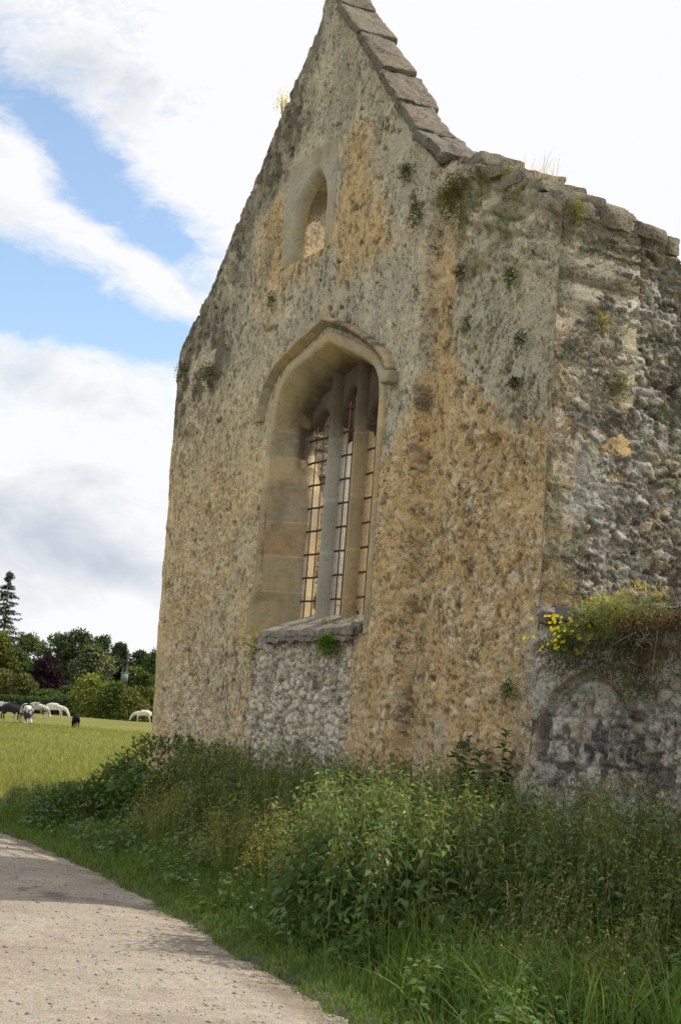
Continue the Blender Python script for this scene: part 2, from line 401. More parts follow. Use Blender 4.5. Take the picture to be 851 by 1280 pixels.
# ================================================================== THE RUIN
def relief(s, z, seed, amp, sx=.17, sz=.105, warp=.05):
    """rubble relief: rounded stones of uneven size with recessed joints"""
    ws = s + warp * (fbm(s * 6, z * 6, 3, seed + 1) - .5) * 2; wz = z + warp * (fbm(s * 6, z * 6, 3, seed + 2) - .5) * 2
    f1, f2, r, r2, ox, oy = vor(ws / sx, wz / sz, seed, full=True)
    g1, g2, q, q2, qx, qy = vor(ws / (sx * .48), wz / (sz * .5), seed + 40, full=True)
    e = ss(.0, .20, f2 - f1 - .04); e2 = ss(.0, .26, g2 - g1 - .04)
    big = r2 > .42
    t1 = (ox * (r - .5) + oy * (r2 - .75)) * 1.6; t2 = (qx * (q - .5) + qy * (q2 - .6)) * 1.3
    h = np.where(big, e * (.45 + .75 * r + t1), e2 * (.2 + .7 * q + t2))
    h = h + .9 * (np.abs(fbm(s * 24, z * 26, 3, seed + 5) - .5) * -2 + .25)
    return amp * (h - .35), np.where(big, r, q), np.where(big, e, e2)

OUT_OP = [(-6.20, 2.60), (-6.18, 3.0), (-6.07, 3.12), (-6.07, 4.3), (-6.03, 4.95), (-5.99, 5.27), (-5.92, 5.53), (-5.68, 5.76), (-5.25, 5.84), (-4.66, 5.965),
          (-4.05, 5.75), (-3.68, 5.60), (-3.46, 5.48), (-3.33, 5.32), (-3.29, 5.1), (-3.28, 4.3), (-3.28, 3.2), (-3.28, 2.9), (-3.28, 2.55)]
IN_OP = [(-5.80, 2.60), (-5.80, 3.0), (-5.79, 3.12), (-5.79, 4.3), (-5.90, 4.85), (-5.92, 5.10), (-5.84, 5.30), (-5.62, 5.48), (-5.22, 5.62), (-4.66, 5.78),
         (-4.1, 5.62), (-3.85, 5.48), (-3.72, 5.38), (-3.62, 5.22), (-3.58, 5.0), (-3.58, 4.3), (-3.58, 3.2), (-3.58, 2.9), (-3.58, 2.55)]
SW_OUT = [(-5.88, 7.17), (-5.88, 7.5), (-5.88, 7.80), (-5.82, 7.98), (-5.64, 8.15), (-5.38, 8.27), (-5.20, 8.20), (-5.06, 8.04), (-4.99, 7.85), (-4.98, 7.5), (-4.98, 7.17)]
SW_FACE = [(-6.24, 7.17), (-6.16, 7.5), (-6.20, 7.95), (-6.14, 8.25), (-6.08, 8.50), (-5.45, 8.55), (-4.86, 8.50), (-4.80, 8.25), (-4.78, 7.95), (-4.79, 7.5), (-4.78, 7.17)]
SW_IN = [(-5.81, 7.17), (-5.81, 7.5), (-5.81, 7.76), (-5.73, 7.93), (-5.58, 8.07), (-5.36, 8.16), (-5.22, 8.10), (-5.10, 7.97), (-5.04, 7.80), (-5.02, 7.5), (-5.02, 7.17)]
def inpoly(px, pz, poly):
    poly = np.asarray(poly); r = np.zeros(px.shape, bool); n = len(poly)
    for i in range(n):
        x1, y1 = poly[i]; x2, y2 = poly[(i + 1) % n]
        if y1 == y2: continue
        c = ((y1 > pz) != (y2 > pz)) & (px < (x2 - x1) * (pz - y1) / (y2 - y1) + x1); r ^= c
    return r
def dpoly(px, pz, poly, closed=True):
    poly = np.asarray(poly, float); d = np.full(px.shape, 9.); n = len(poly)
    for i in range(n if closed else n - 1):
        a = poly[i]; b = poly[(i + 1) % n]; ab = b - a; L = (ab ** 2).sum()
        tt = np.clip(((px - a[0]) * ab[0] + (pz - a[1]) * ab[1]) / L, 0, 1)
        d = np.minimum(d, np.hypot(px - a[0] - tt * ab[0], pz - a[1] - tt * ab[1]))
    return d
ZT_S = [-9.6, -9.47, -8.95, -8.38, -7.7, -7.04, -6.62, -6.0, -5.62, -5.45, -5.15, -4.45, -3.82, -3.37, -2.87, -2.32, -1.98, -1.5, -.74, -.18, .02, .2]
ZT_Z = [6.6, 6.81, 7.15, 7.52, 8.26, 8.86, 9.27, 9.82, 10.25, 10.75, 10.30, 9.60, 8.95, 8.42, 7.90, 7.42, 7.38, 7.19, 6.84, 6.52, 6.42, 6.4]
SL_Z = [0, 1.12, 3.01, 5.3, 6.35, 6.85, 12]
SL_S = [-9.30, -9.32, -9.42, -9.51, -9.55, -9.50, -9.50]
def ztop(s):
    z = np.interp(s, ZT_S, ZT_Z)
    jl = ss(-5.3, -5.6, s); jr = ss(-2.5, -2.2, s)
    return z + (jl * .13 + jr * .12) * (np.round(fbm(s * 4.5, s * 0, 3, 31) * 5) / 5 - .5) + (jl + jr) * .05 * (fbm(s * 17, s * 0, 2, 37) - .5)
def sleft(z): return np.interp(z, SL_Z, SL_S) + .07 * (fbm(z * 3.1, z * 0, 3, 51) - .5) + .03 * (fbm(z * 15, z * 0, 2, 52) - .5)
def corner_j(z): return .05 * (fbm(z * 2.2, z * 0, 3, 61) - .5) + .022 * (fbm(z * 13, z * 0, 2, 62) - .5) - .012
def depth_at(s, z): return np.where(z > 7.35, .45, .90)

GREY = (.315, .298, .250); OCH = (.395, .290, .155); TAN = (.390, .315, .200); PALE = (.42, .39, .31); DARK = (.085, .075, .058)
def facade_fields(s, z):
    e_left = s - sleft(z); e_top = ztop(np.clip(s, -9.5, 0)) - z
    edge = np.minimum(e_left, np.where(s < -5.3, e_top * .75, 9))
    big = fbm(s * .55, z * .55, 4, 71); med = fbm(s * 1.9, z * 1.9, 4, 72); fin = fbm(s * 7, z * 7, 3, 73)
    g = lambda cx, cz, rx, rz: np.exp(-((s - cx) / rx) ** 2 - ((z - cz) / rz) ** 2)
    # amount of surviving grey render (smooth) against bare ochre rubble
    och = .30 * ss(5.6, 4.4, z) + .25 * ss(-3.3, -2.7, s) * ss(5.2, 4.2, z) + .55 * g(-2.15, 5.6, .35, 1.4) + .5 * g(-4.25, 7.75, .30, .7) + .4 * g(-3.75, 7.0, .35, .25) \
        + .35 * g(-1.9, 4.8, .5, .6) + .4 * g(-6.3, 7.35, .4, .35) + .3 * g(-6.5, 7.9, .3, .5) + .25 * g(-4.1, 6.55, .6, .2) - .35 * g(-.45, 5.2, .42, 1.1) - .5 * g(-1.1, 5.7, .8, .9) - .4 * g(-2.95, 5.2, .3, 1.1) + .25 * g(-1.2, 3.0, 1.2, 1.2)
    och = och + (big - .5) * .9 + (med - .5) * .7
    wo = ss(.14, .42, och)
    rub = .12 + .62 * ss(5.2, 3.6, z) * (.5 + .5 * ss(-4, -2, s)) + .5 * g(-.95, 4.3, .55, .45) + .35 * g(-1.1, 6.3, .9, .6) + (med - .5) * .8 + .2 * ss(7.0, 6.0, z) * ss(-6.5, -8, s)
    patch = ss(-6.15, -5.80, s + .7 * (med - .5)) * ss(-3.2, -3.5, s + .8 * (med - .5)) * ss(2.62, 2.45, z)
    rub = np.clip(rub + .75 * patch, .08, 1.15)
    ash_l = ss(.32, .26, e_left + .12 * (np.floor(z / .42 + .3) % 2)) * ss(6.2, 5.6, z)       # tan quoins down the left edge
    qw = .30 + .16 * (np.floor(z / .36) % 2)
    ash_r = ss(qw, qw - .03, -s) * ss(.0, .1, z)                                              # quoins at the right corner
    swb = ss(.045, .0, np.maximum(np.abs(s + 5.42) - .66 + .12 * (np.floor(z / .3) % 2), np.abs(z - 7.85) - .72)) * ss(-6.3, -6.0, s)
    smooth = np.clip(ash_l + .45 * ash_r * ss(3.4, 4.0, z) + .9 * swb, 0, 1)
    return dict(e_left=e_left, e_top=e_top, edge=edge, big=big, med=med, fin=fin, wo=wo, rub=rub, patch=patch, ash_l=ash_l, ash_r=ash_r, swb=swb, smooth=smooth)
def facade_disp(s, z):
    f = facade_fields(s, z)
    h, rid, e = relief(s, z, 100, .024, .20, .11, .07)
    hp, ridp, ep = relief(s, z, 140, .030, .17, .12)
    k = f['patch']; h = h * (1 - k) + hp * k; rid = rid * (1 - k) + ridp * k; e = e * (1 - k) + ep * k
    d = h * f['rub'] * (1 - f['smooth'])
    d += .050 * (f['big'] - .5) + .030 * (f['med'] - .5)
    d += .020 * (fbm(s * 11, z * 13, 3, 74) - .5) * (1 - .8 * f['smooth']) + .012 * (fbm(s * 28, z * 30, 2, 75) - .5) * (1 - .8 * f['smooth'])
    # spalled hollows
    hol = ss(.68, .78, fbm(s * 7, z * 9, 4, 76, .6)) * (1 - f['smooth']); d -= .030 * hol
    c1, c2, rr, _ = vor((s + .03 * fbm(s * 20, z * 20, 2, 7)) / .13, (z + .04 * fbm(s * 20, z * 20, 2, 8)) / .16, 77); pit = ss(.16, .06, c1) * (rr > .78) * (1 - f['smooth']); d -= .035 * pit
    d += .015 * f['patch']
    # recess right of the kneeler, big hole of lost stones
    d -= .10 * ss(-2.50, -2.44, s) * ss(7.12, 7.06, z - .35 * (s + 2.45) * 0) * ss(-1.9, -2.1, s)
    d -= .05 * ss(-2.46, -2.42, s) * ss(7.3, 6.9, z)
    d -= .11 * ss(.35, 0, np.hypot((s + 1.08) / 1.0, (z - 4.33) / .8)) * ss(.35, .6, fbm(s * 6, z * 6, 2, 79))
    d += .08 * ss(-2.2, -1.2, s) * ss(6.0, 6.9, z) * (fbm(s * 3, z * 5, 3, 81) - .35)
    # stepped courses near the ruined top on the right
    zz = (z * .95 + s * .36 + .16 * (fbm(s * 2.2, z * 2.2, 3, 83) - .5)) / .15; kb = np.floor(zz); fb = zz - kb
    ledge = (_h(kb, np.floor(s * 2.3 + kb * .37), 84) - .4) * .13; d += ledge * ss(.0, .25, fb) * ss(1.0, .8, fb) * ss(-2.2, -1.6, s) * ss(5.9, 6.4, z + .35 * (s + 1) + .3 * (f['med'] - .5))
    # quoin joints
    jz = np.abs(((z + .1 * (s < -5)) / .42) % 1 - .5) * 2
    d -= .008 * ss(.94, 1, jz) * np.clip(f['ash_l'] + f['ash_r'], 0, 1)
    dop = np.minimum(dpoly(s, z, OUT_OP, False), dpoly(s, z, SW_FACE, False))
    damp = ss(.05, .22, dop); d = d * damp - .004 * (1 - damp)
    d = lerp(0 * d, d, ss(0.0, .05, -s))
    return d, f, rid, e, hol, pit
def facade_col(s, z, info):
    d, f, rid, e, hol, pit = info
    c = np.broadcast_to(c3(GREY), s.shape + (3,)).copy()
    c = mixc(c, (.36, .33, .27), ss(.45, .65, f['med']))
    c = mixc(c, OCH, f['wo'] * .9)
    lt = ss(-5.5, -6.5, s) * ss(6.6, 5.4, z); c = mixc(c, (.40, .33, .215), lt * .6)
    # per-stone tint
    tint = ((rid - .5) * .5 * f['rub'])[..., None]; c = c * (1 + tint)
    pale = (rid > .70) * e * f['rub']; c = mixc(c, (.42, .395, .33), pale * .5)
    c = mixc(c, (.37, .27, .14), (rid < .14) * e * .45 * f['rub'] * (1 - f['smooth']))
    c = mixc(c, (.12, .095, .06), (1 - e) * np.clip(f['rub'] - .2, 0, 1) * .42)
    # whitish lichened patch below the window
    pl = mixc(np.broadcast_to(c3((.46, .45, .42)), s.shape + (3,)), (.14, .12, .10), (1 - e) * .8)
    pl = mixc(pl, (.19, .18, .17), ss(.5, .7, fbm(s * 4, z * 5, 4, 90)) * .75)
    c = lerp(c, pl, f['patch'][..., None] * .8)
    c = mixc(c, (.43, .335, .19), f['ash_l'] * .8)
    c = mixc(c, (.33, .31, .25), ss(.75, .5, -s + .5 * (f['med'] - .5)) * ss(4.3, 4.9, z) * .75)
    c = mixc(c, (.40, .30, .17), f['ash_r'] * (_h(np.floor(z / .36), z * 0, 9) > .6) * ss(3.6, 3.3, z) * .7)
    c = mixc(c, (.385, .365, .325), ss(.36, .10, -s + .35 * (f['med'] - .5)) * ss(2.9, 2.5, z) * .85)
    c = mixc(c, (.345, .33, .275), f['swb'] * ss(7.35, 7.6, z) * .85); c = mixc(c, (.44, .32, .15), f['swb'] * ss(7.5, 7.3, z) * .7)
    # black lichen along the weathered verge and eroded top, moss on the ledges
    dk = ss(1.05, .15, f['edge'] + (f['med'] - .5) * 1.2) * ss(5.0, 6.3, z) * ss(9.9, 9.2, z) + .5 * ss(.5, .0, f['edge'] + (f['med'] - .5)) * ss(4.2, 5.5, z)
    dk = np.clip(dk, 0, 1) * (.35 + .65 * ss(.42, .58, fbm(s * 8, z * 8, 4, 91)))
    c = mixc(c, DARK, np.clip(dk * 1.5, 0, .92))
    sh = np.exp(-((s + 9.0) / .75) ** 2 - ((z - 6.2) / .9) ** 2) + .8 * np.exp(-((s + 8.1) / .5) ** 2 - ((z - 6.5) / .6) ** 2)
    c = mixc(c, (.075, .068, .05), np.clip(sh * 1.3, 0, 1) * ss(.44, .56, fbm(s * 5, z * 5, 4, 96)) * .85)
    sk = ss(.60, .66, fbm(s * 16, z * 11, 3, 97)) * ss(.35, .6, fbm(s * 1.4, z * 1.4, 3, 98)); c = mixc(c, (.11, .095, .065), sk * .7)
    wl = ss(.60, .66, fbm(s * 13, z * 13, 3, 99)) * ss(.45, .6, f['med']); c = mixc(c, (.50, .48, .42), wl * .45)
    dt = ss(.40, .02, f['e_top'] + (f['med'] - .5) * .7) * ss(-2.2, -1.6, s); c = mixc(c, (.13, .115, .085), dt * .7)
    ms = ss(.60, .72, fbm(s * 2.6, z * 2.6, 4, 92)) * ss(-2.3, -1.5, s) * ss(5.5, 6.3, z); c = mixc(c, (.10, .11, .035), ms * .7)
    st = ss(.55, .75, fbm(s * 4.2, z * .8, 4, 93)) * ss(5.5, 7.5, z); c = mixc(c, (.20, .185, .15), st * .45)
    c = mixc(c, (.06, .048, .032), np.clip(hol * .55 + pit * .85, 0, .9))
    c = c * (.82 + .36 * fbm(s * 14, z * 14, 3, 94))[..., None] * np.array([1.16, 1.12, 1.02])
    return c
def wall_mesh(ss_, zs, keepfn, clampfn, dispfn, colfn, frame, back):
    """relief grid closed into a solid: frame(s, d, z) -> world"""
    S, Zg = np.meshgrid(ss_, zs, indexing='ij'); S = S.copy(); Zg = Zg.copy()
    nu, nv = S.shape
    keep = keepfn((S[:-1, :-1] + S[1:, 1:]) / 2, (Zg[:-1, :-1] + Zg[1:, 1:]) / 2)
    S, Zg = clampfn(S, Zg)
    info = dispfn(S, Zg); C = colfn(S, Zg, info); D = info[0]
    front = frame(S, -D, Zg).reshape(-1, 3); bk = frame(S, back(S, Zg), Zg).reshape(-1, 3)
    idx = np.arange(nu * nv).reshape(nu, nv)
    Q = np.stack([idx[:-1, :-1], idx[1:, :-1], idx[1:, 1:], idx[:-1, 1:]], -1)[keep]
    N = nu * nv
    E = np.concatenate([Q[:, [0, 1]], Q[:, [1, 2]], Q[:, [2, 3]], Q[:, [3, 0]]])
    key = E[:, 0] * N + E[:, 1]; rk = E[:, 1] * N + E[:, 0]
    bnd = E[~np.isin(key, rk)]
    rows = 5; Vs = [front]; Cc = C.reshape(-1, 3); Cs = [Cc]
    # intermediate rows along the broken edge for a rough section
    bv = np.unique(bnd); pos = np.full(N, -1); pos[bv] = np.arange(len(bv)); layers = [bv]; base = N
    for r in range(1, rows):
        tt = r / rows; P = front[bv] * (1 - tt) + bk[bv] * tt
        P = P + np.stack([fbm(P[:, 0] * 9 + r, P[:, 2] * 9, 2, 200 + r) - .5, 0 * tt + fbm(P[:, 1] * 9, P[:, 2] * 9 + r, 2, 210) - .5, fbm(P[:, 0] * 9, P[:, 1] * 9 + P[:, 2] * 9, 2, 220 + r) - .5], -1) * .05 * np.clip(np.linalg.norm(bk[bv] - front[bv], axis=1) / .4, 0, 1)[:, None]
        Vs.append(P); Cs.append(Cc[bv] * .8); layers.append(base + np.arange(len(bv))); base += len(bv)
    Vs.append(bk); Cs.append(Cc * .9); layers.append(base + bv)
    Fs = [Q, (Q + base)[:, ::-1]]
    for r in range(rows):
        a, b = layers[r], layers[r + 1]
        Fs.append(np.stack([b[pos[bnd[:, 0]]], b[pos[bnd[:, 1]]], a[pos[bnd[:, 1]]], a[pos[bnd[:, 0]]]], -1))
    V = np.concatenate(Vs); F = np.concatenate(Fs); C = np.concatenate(Cs)
    used = np.unique(F); remap = np.zeros(len(V), np.int64); remap[used] = np.arange(len(used))
    return V[used], remap[F], C[used]

chapel = thing('ruined_chapel', 'tall roofless gabled stone chapel ruin with traceried window and rubble walls', 'ruin', (PR[0], PR[1], 0))
RES = .02
SW_CUT = [(-5.44 + (a + 5.44) * .95, 7.17 + (b - 7.17) * .97) for a, b in SW_FACE]
def keep_f(s, z):
    k = (z < ztop(s) + RES * .5) & (s > sleft(z) - RES * .5)
    return k & ~inpoly(s, z, OUT_OP) & ~inpoly(s, z, SW_CUT)
def clamp_f(S, Zg):
    Zg = np.minimum(Zg, ztop(S)); S = np.maximum(S, sleft(Zg)); return S, Zg
def frame_f(s, d, z):
    cj = corner_j(z) * ss(-.06, 0, s)
    return FP(s + cj, d, z)
V, F, C = wall_mesh(np.concatenate([np.arange(-9.62, -.001, RES), [0.]]), np.arange(-.1, 10.9, RES), keep_f, clamp_f, facade_disp, facade_col, frame_f, depth_at)
gable = mk('gable_wall', V, F[:, ::-1], M_RUB, chapel, cols=C)

# ---- side wall turning the right corner (long wall of the chapel)
TOPB = [0, .33, .6, .87, 1.23, 1.37, 1.9, 3, 5, 8, 14]; TOPZ = [6.42, 6.42, 6.38, 6.40, 6.32, 6.15, 6.0, 5.7, 5.9, 5.2, 5.0]
def st_top(b): return np.interp(b, TOPB, TOPZ) + .12 * (np.round(fbm(b * 5, b * 0, 3, 131) * 4) / 4 - .5)
def side_disp(b, z):
    big = fbm(b * .8 + 9, z * .8, 4, 171); med = fbm(b * 2.4, z * 2.4, 4, 172)
    h, rid, e = relief(b, z, 300, .024, .20, .080, .08)
    q = ss(.26 + .10 * (np.floor(z / .36) % 2), .20 + .10 * (np.floor(z / .36) % 2), b)
    sm = np.clip(q * .8 + .7 * ss(.45, .3, np.hypot((b - .3) / .8, (z - 3.9) / 1.0)), 0, 1)
    d = h * (1 - .85 * sm) + .10 * (big - .5) + .06 * (med - .5) + .018 * (fbm(b * 12, z * 20, 3, 174) - .5) + .012 * (fbm(b * 30, z * 34, 2, 175) - .5)
    band = ((z * 1.0 + b * .04 + .02 * fbm(b * 3, z, 2, 5)) / .145) % 1
    d += .05 * (band - .5) * ss(5.6, 6.0, z) * (1 - q)
    hol = ss(.64, .76, fbm(b * 6, z * 9, 4, 176, .6)) * (1 - sm); d -= .045 * hol
    d -= .10 * ((np.abs(b - .21) < .045) & (np.abs(z - 4.43) < .035))
    d -= .006 * ss(.93, 1, np.abs((z / .36) % 1 - .5) * 2) * q
    d = d * ss(0, .06, b) + corner_j(z) * ss(.06, 0, b)
    return d, big, med, rid, e, q, sm, hol
def side_col(b, z, info):
    d, big, med, rid, e, q, sm, hol = info
    c = np.broadcast_to(c3((.285, .265, .22)), b.shape + (3,)).copy()
    c = mixc(c, (.36, .28, .16), ss(.5, .68, med) * .55)
    c = c * (1 + ((rid - .5) * .5)[..., None])
    c = mixc(c, (.42, .40, .35), (rid > .72) * e * .7)
    c = mixc(c, (.46, .44, .39), ss(.62, .70, fbm(b * 11, z * 11, 4, 182)) * .6)
    c = mixc(c, (.095, .083, .065), ss(.48, .60, fbm(b * 2.5 + 3, z * 2.0, 4, 181) + .12 * ss(.4, 1.4, b)) * .7)
    c = mixc(c, (.10, .085, .06), (1 - e) * .6 * (1 - sm))
    c = mixc(c, (.40, .375, .325), ss(.6, .3, np.hypot((b - .35) / .9, (z - 3.8) / 1.1)) * .7)
    c = mixc(c, (.40, .325, .215), q * .65)
    c = mixc(c, (.15, .13, .095), ss(.55, .1, st_top(b) - z + (med - .5) * .5) * .7)
    c = mixc(c, (.09, .10, .03), ss(.62, .72, fbm(b * 3, z * 3 + 7, 4, 184)) * .5)
    c = mixc(c, (.05, .04, .03), hol * .7)
    return c * (.8 + .4 * fbm(b * 14, z * 14, 3, 185))[..., None]
def frame_s(b, d, z):      # b runs back along the side wall, d goes inwards (towards -s)
    return FP(-np.asarray(d), b, z)
bs = np.concatenate([np.arange(0, 1.9, .02), np.arange(1.95, 4, .05), np.arange(4.1, 14, .12)])
V, F, C = wall_mesh(bs, np.arange(-.1, 6.7, .02), lambda b, z: z < st_top(b) + .01, lambda S, Zg: (S, np.minimum(Zg, st_top(S))), side_disp, side_col, frame_s, lambda b, z: np.clip(b * .95, .002, .85))
keepb = None
mk('side_wall', V, F[:, ::-1], M_ROUGH, chapel, cols=C)
# ---- far long wall, seen in slices through the big window: inner face towards +s
def lw_top(b): return np.interp(b, [0, .9, 1.6, 2.1, 3.2, 5, 8, 14], [6.6, 6.6, 6.3, 6.12, 6.1, 5.6, 5.4, 4.6]) + .15 * (fbm(b * 4, b * 0, 3, 141) - .5)
def lw_disp(b, z):
    h, rid, e = relief(b, z, 500, .09, .22, .12, .06); med = fbm(b * 2, z * 2, 4, 502)
    return h + .08 * (med - .5) + .02 * (fbm(b * 14, z * 14, 2, 503) - .5), med, rid, e
def lw_col(b, z, i):
    d, med, rid, e = i
    c = np.broadcast_to(c3((.38, .31, .21)), b.shape + (3,)) * (1 + ((rid - .5) * .6)[..., None])
    c = mixc(c, (.30, .28, .24), ss(.45, .6, med)); return mixc(c, (.10, .08, .06), (1 - e) * .6)
def frame_l(b, d, z): return FP(-8.45 - np.asarray(d), b, z)
V, F, C = wall_mesh(np.concatenate([np.arange(.85, 7, .035), np.arange(7.1, 14, .12)]), np.arange(-.1, 6.8, .035), lambda b, z: z < lw_top(b) + .02, lambda S, Zg: (S, np.minimum(Zg, lw_top(S))), lw_disp, lw_col, frame_l, lambda b, z: .9 + 0 * b)
mk('long_wall', V, F[:, ::-1], M_ROUGH, chapel, cols=C)

# ---- dressed surround lofted through rings
def resample(ctrl, n_per):
    out = []; c = np.asarray(ctrl, float)
    for i in range(len(c) - 1):
        for k in range(n_per[i]): out.append(c[i] + (c[i + 1] - c[i]) * k / n_per[i])
    out.append(c[-1]); return np.array(out)
def smooth_path(p, it=6, lock=()):
    p = p.copy()
    for _ in range(it):
        q = p.copy(); q[1:-1] = p[:-2] * .25 + p[1:-1] * .5 + p[2:] * .25
        for i in lock: q[i] = p[i]
        p = q
    return p
def offs(p, o):
    t_ = np.gradient(p, axis=0); t_ /= np.linalg.norm(t_, axis=1, keepdims=True)
    n = np.stack([-t_[:, 1], t_[:, 0]], 1); return p + n * o        # left of travel = outward for a clockwise arch
seglen = [np.hypot(*(np.subtract(OUT_OP[i + 1], OUT_OP[i]))) for i in range(len(OUT_OP) - 1)]
NP_ = [max(2, int(l / .016)) for l in seglen]
apex = sum(NP_[:9])
RO = smooth_path(resample(OUT_OP, NP_), 8, (apex,)); RI = smooth_path(resample(IN_OP, NP_), 8, (apex,))
ash_joint = [2.6, 3.12, 3.56, 3.98, 4.42, 4.78, 5.10, 5.42]
def ash_col(s, z, d, seed=0, arch=True):
    s, z, d = np.broadcast_arrays(s, z, d)
    k = np.searchsorted(ash_joint, z + .0 * s); side = (s > -4.66)
    kk = k + 20 * side + seed
    ang = np.where(z > 5.42, np.floor(s / .62), 0); kk = kk + 7 * ang
    r1 = _h(kk.astype(float), kk * 0. + 3, 5 + seed); r2 = _h(kk.astype(float), kk * 0. + 4, 6 + seed)
    c = np.array([.40, .315, .185]) * (.86 + .3 * r1[..., None])
    if seed == 5: c = mixc(c, (.35, .335, .285), ss(7.35, 7.65, z) * .8); c = mixc(c, (.25, .225, .14), ss(.0, .05, d) * .8)  # pale grey face; the chamfer's shading is put into a darker olive colour
    if seed == 9: c = mixc(c, (.05, .035, .025), ss(7.70, 7.82, z + .2 * (fbm(s * 6, z * 6 + d * 5, 3, 256) - .5)) * .9)  # dark top of the slit embrasure: shade of the recess put into the colour
    if seed == 0: c = mixc(c, (.35, .235, .125), (ss(4.50, 4.40, z) * ss(3.5, 3.6, z) * .75)); c = mixc(c, (.34, .28, .17), ss(3.6, 3.5, z) * .6)
    else: c = mixc(c, (.36, .26, .14), ss(.5, .8, r2) * .4)
    c = mixc(c, (.34, .33, .26), ss(.5, .2, r2) * .35 + .35 * ss(.5, .75, fbm(s * 3, z * 1.2, 4, 251)))
    jd = np.min(np.abs(z[..., None] - np.array(ash_joint)), -1)
    jn = ss(.011, .003, jd) * (z < 5.46); jn = np.maximum(jn, ss(.012, .004, np.abs((s / .62) % 1 - .5) * .62 * 0 + np.abs(s / .62 - np.round(s / .62)) * .62) * (z > 5.44))
    c = mixc(c, (.50, .45, .33), jn * .6)
    c = mixc(c, (.20, .17, .12), ss(.58, .75, fbm(s * 2.2 + d * 3, z * 2.5, 4, 252)) * .5)
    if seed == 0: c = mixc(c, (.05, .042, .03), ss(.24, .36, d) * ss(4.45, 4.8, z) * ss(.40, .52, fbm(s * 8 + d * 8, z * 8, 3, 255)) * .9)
    if seed == 0: c = mixc(c, (.10, .078, .048), ss(.08, .34, d) * ss(4.95, 5.35, z + .35 * (fbm(s * 3, z * 3 + d * 3, 4, 254) - .5)) * .8)  # arch soffit: dark stain, with shade of the recess put into the colour too
    return c * (.9 + .2 * fbm(s * 9 + d * 9, z * 9, 3, 253))[..., None], jn
def loft(rings, name, parent, matl, colseed=0, wear=.006):
    """rings: list of (path (n,2), depth) ; each pair subdivided"""
    P2 = []; DD = []
    for (pa, da), (pb, db) in zip(rings[:-1], rings[1:]):
        L = max(np.abs(pa - pb).max(), abs(da - db)); k = max(1, int(L / .04))
        for i in range(k): P2.append(pa + (pb - pa) * i / k); DD.append(da + (db - da) * i / k)
    P2.append(rings[-1][0]); DD.append(rings[-1][1])
    P2 = np.array(P2); DD = np.array(DD)[:, None] * np.ones(P2.shape[1])
    s, z = P2[..., 0], P2[..., 1]
    c, jn = ash_col(s, z, DD, colseed)
    nz = (fbm(s * 5 + DD * 5, z * 5, 4, 260 + colseed) - .5) * wear * 2 + (fbm(s * 26, z * 26 + DD * 20, 2, 261) - .5) * wear - .005 * jn
    V = FP(s + nz * 0, DD - nz, z); n = P2.shape[1]; idx = np.arange(V.shape[0] * n).reshape(-1, n)
    F = np.stack([idx[:-1, :-1], idx[:-1, 1:], idx[1:, 1:], idx[1:, :-1]], -1).reshape(-1, 4)
    return mk(name, V.reshape(-1, 3), F, matl, parent, cols=c.reshape(-1, 3))
RF = offs(RO, .13); RF[:, 1] = np.maximum(RF[:, 1], 2.55)
SPL = RI + (RO - RI) * .86
REAR = RI.copy(); REAR[:, 0] = -4.68 + (RI[:, 0] + 4.68) * 1.42; REAR[:, 1] = 2.6 + (RI[:, 1] - 2.6) * 1.06; MIDZ = 2.6 + (RI[:, 1] - 2.6) * 1.03
MID = RI.copy(); MID[:, 0] = -4.68 + (RI[:, 0] + 4.68) * 1.13
MID[:, 1] = MIDZ
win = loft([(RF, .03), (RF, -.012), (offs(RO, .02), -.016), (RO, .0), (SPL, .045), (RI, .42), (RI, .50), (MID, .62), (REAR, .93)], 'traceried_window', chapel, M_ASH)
# hood mould
HO = [(-6.43, 5.30), (-6.42, 5.36), (-6.38, 5.48), (-6.25, 5.70), (-6.05, 5.87), (-5.87, 5.955), (-5.38, 6.10), (-4.68, 6.27), (-4.08, 6.07), (-3.75, 5.92), (-3.47, 5.77), (-3.22, 5.64), (-3.06, 5.50), (-2.98, 5.38), (-2.95, 5.22)]
nh = [max(2, int(np.hypot(*np.subtract(HO[i + 1], HO[i])) / .02)) for i in range(len(HO) - 1)]
HOp = smooth_path(resample(HO, nh), 6, (sum(nh[:7]),)); HOi = offs(HOp, -.11)
hood = loft([(HOp, .04), (HOp, -.05), (offs(HOp, -.022), -.10), (offs(HOp, -.05), -.095), (offs(HOp, -.065), -.035), (HOi, -.014), (HOi, .04)], 'hood_mould', win, M_ASH, 3, .010)
me = hood.data; ca = me.color_attributes['Col']; arr = np.zeros(len(me.vertices) * 4, np.float32); ca.data.foreach_get('color', arr); arr = arr.reshape(-1, 4)
co = np.zeros(len(me.vertices) * 3, np.float32); me.vertices.foreach_get('co', co); co = co.reshape(-1, 3)
sc_ = co[:, 0] * hA[0] + co[:, 1] * hA[1]
dk = ss(.30, .62, fbm(sc_ * 5, co[:, 2] * 9, 4, 270)) * (.25 + .6 * ss(-4.9, -4.2, sc_)); arr[:, :3] = mixc(arr[:, :3], (.085, .078, .062), np.clip(dk * 1.2, 0, .85))
ca.data.foreach_set('color', arr.ravel())
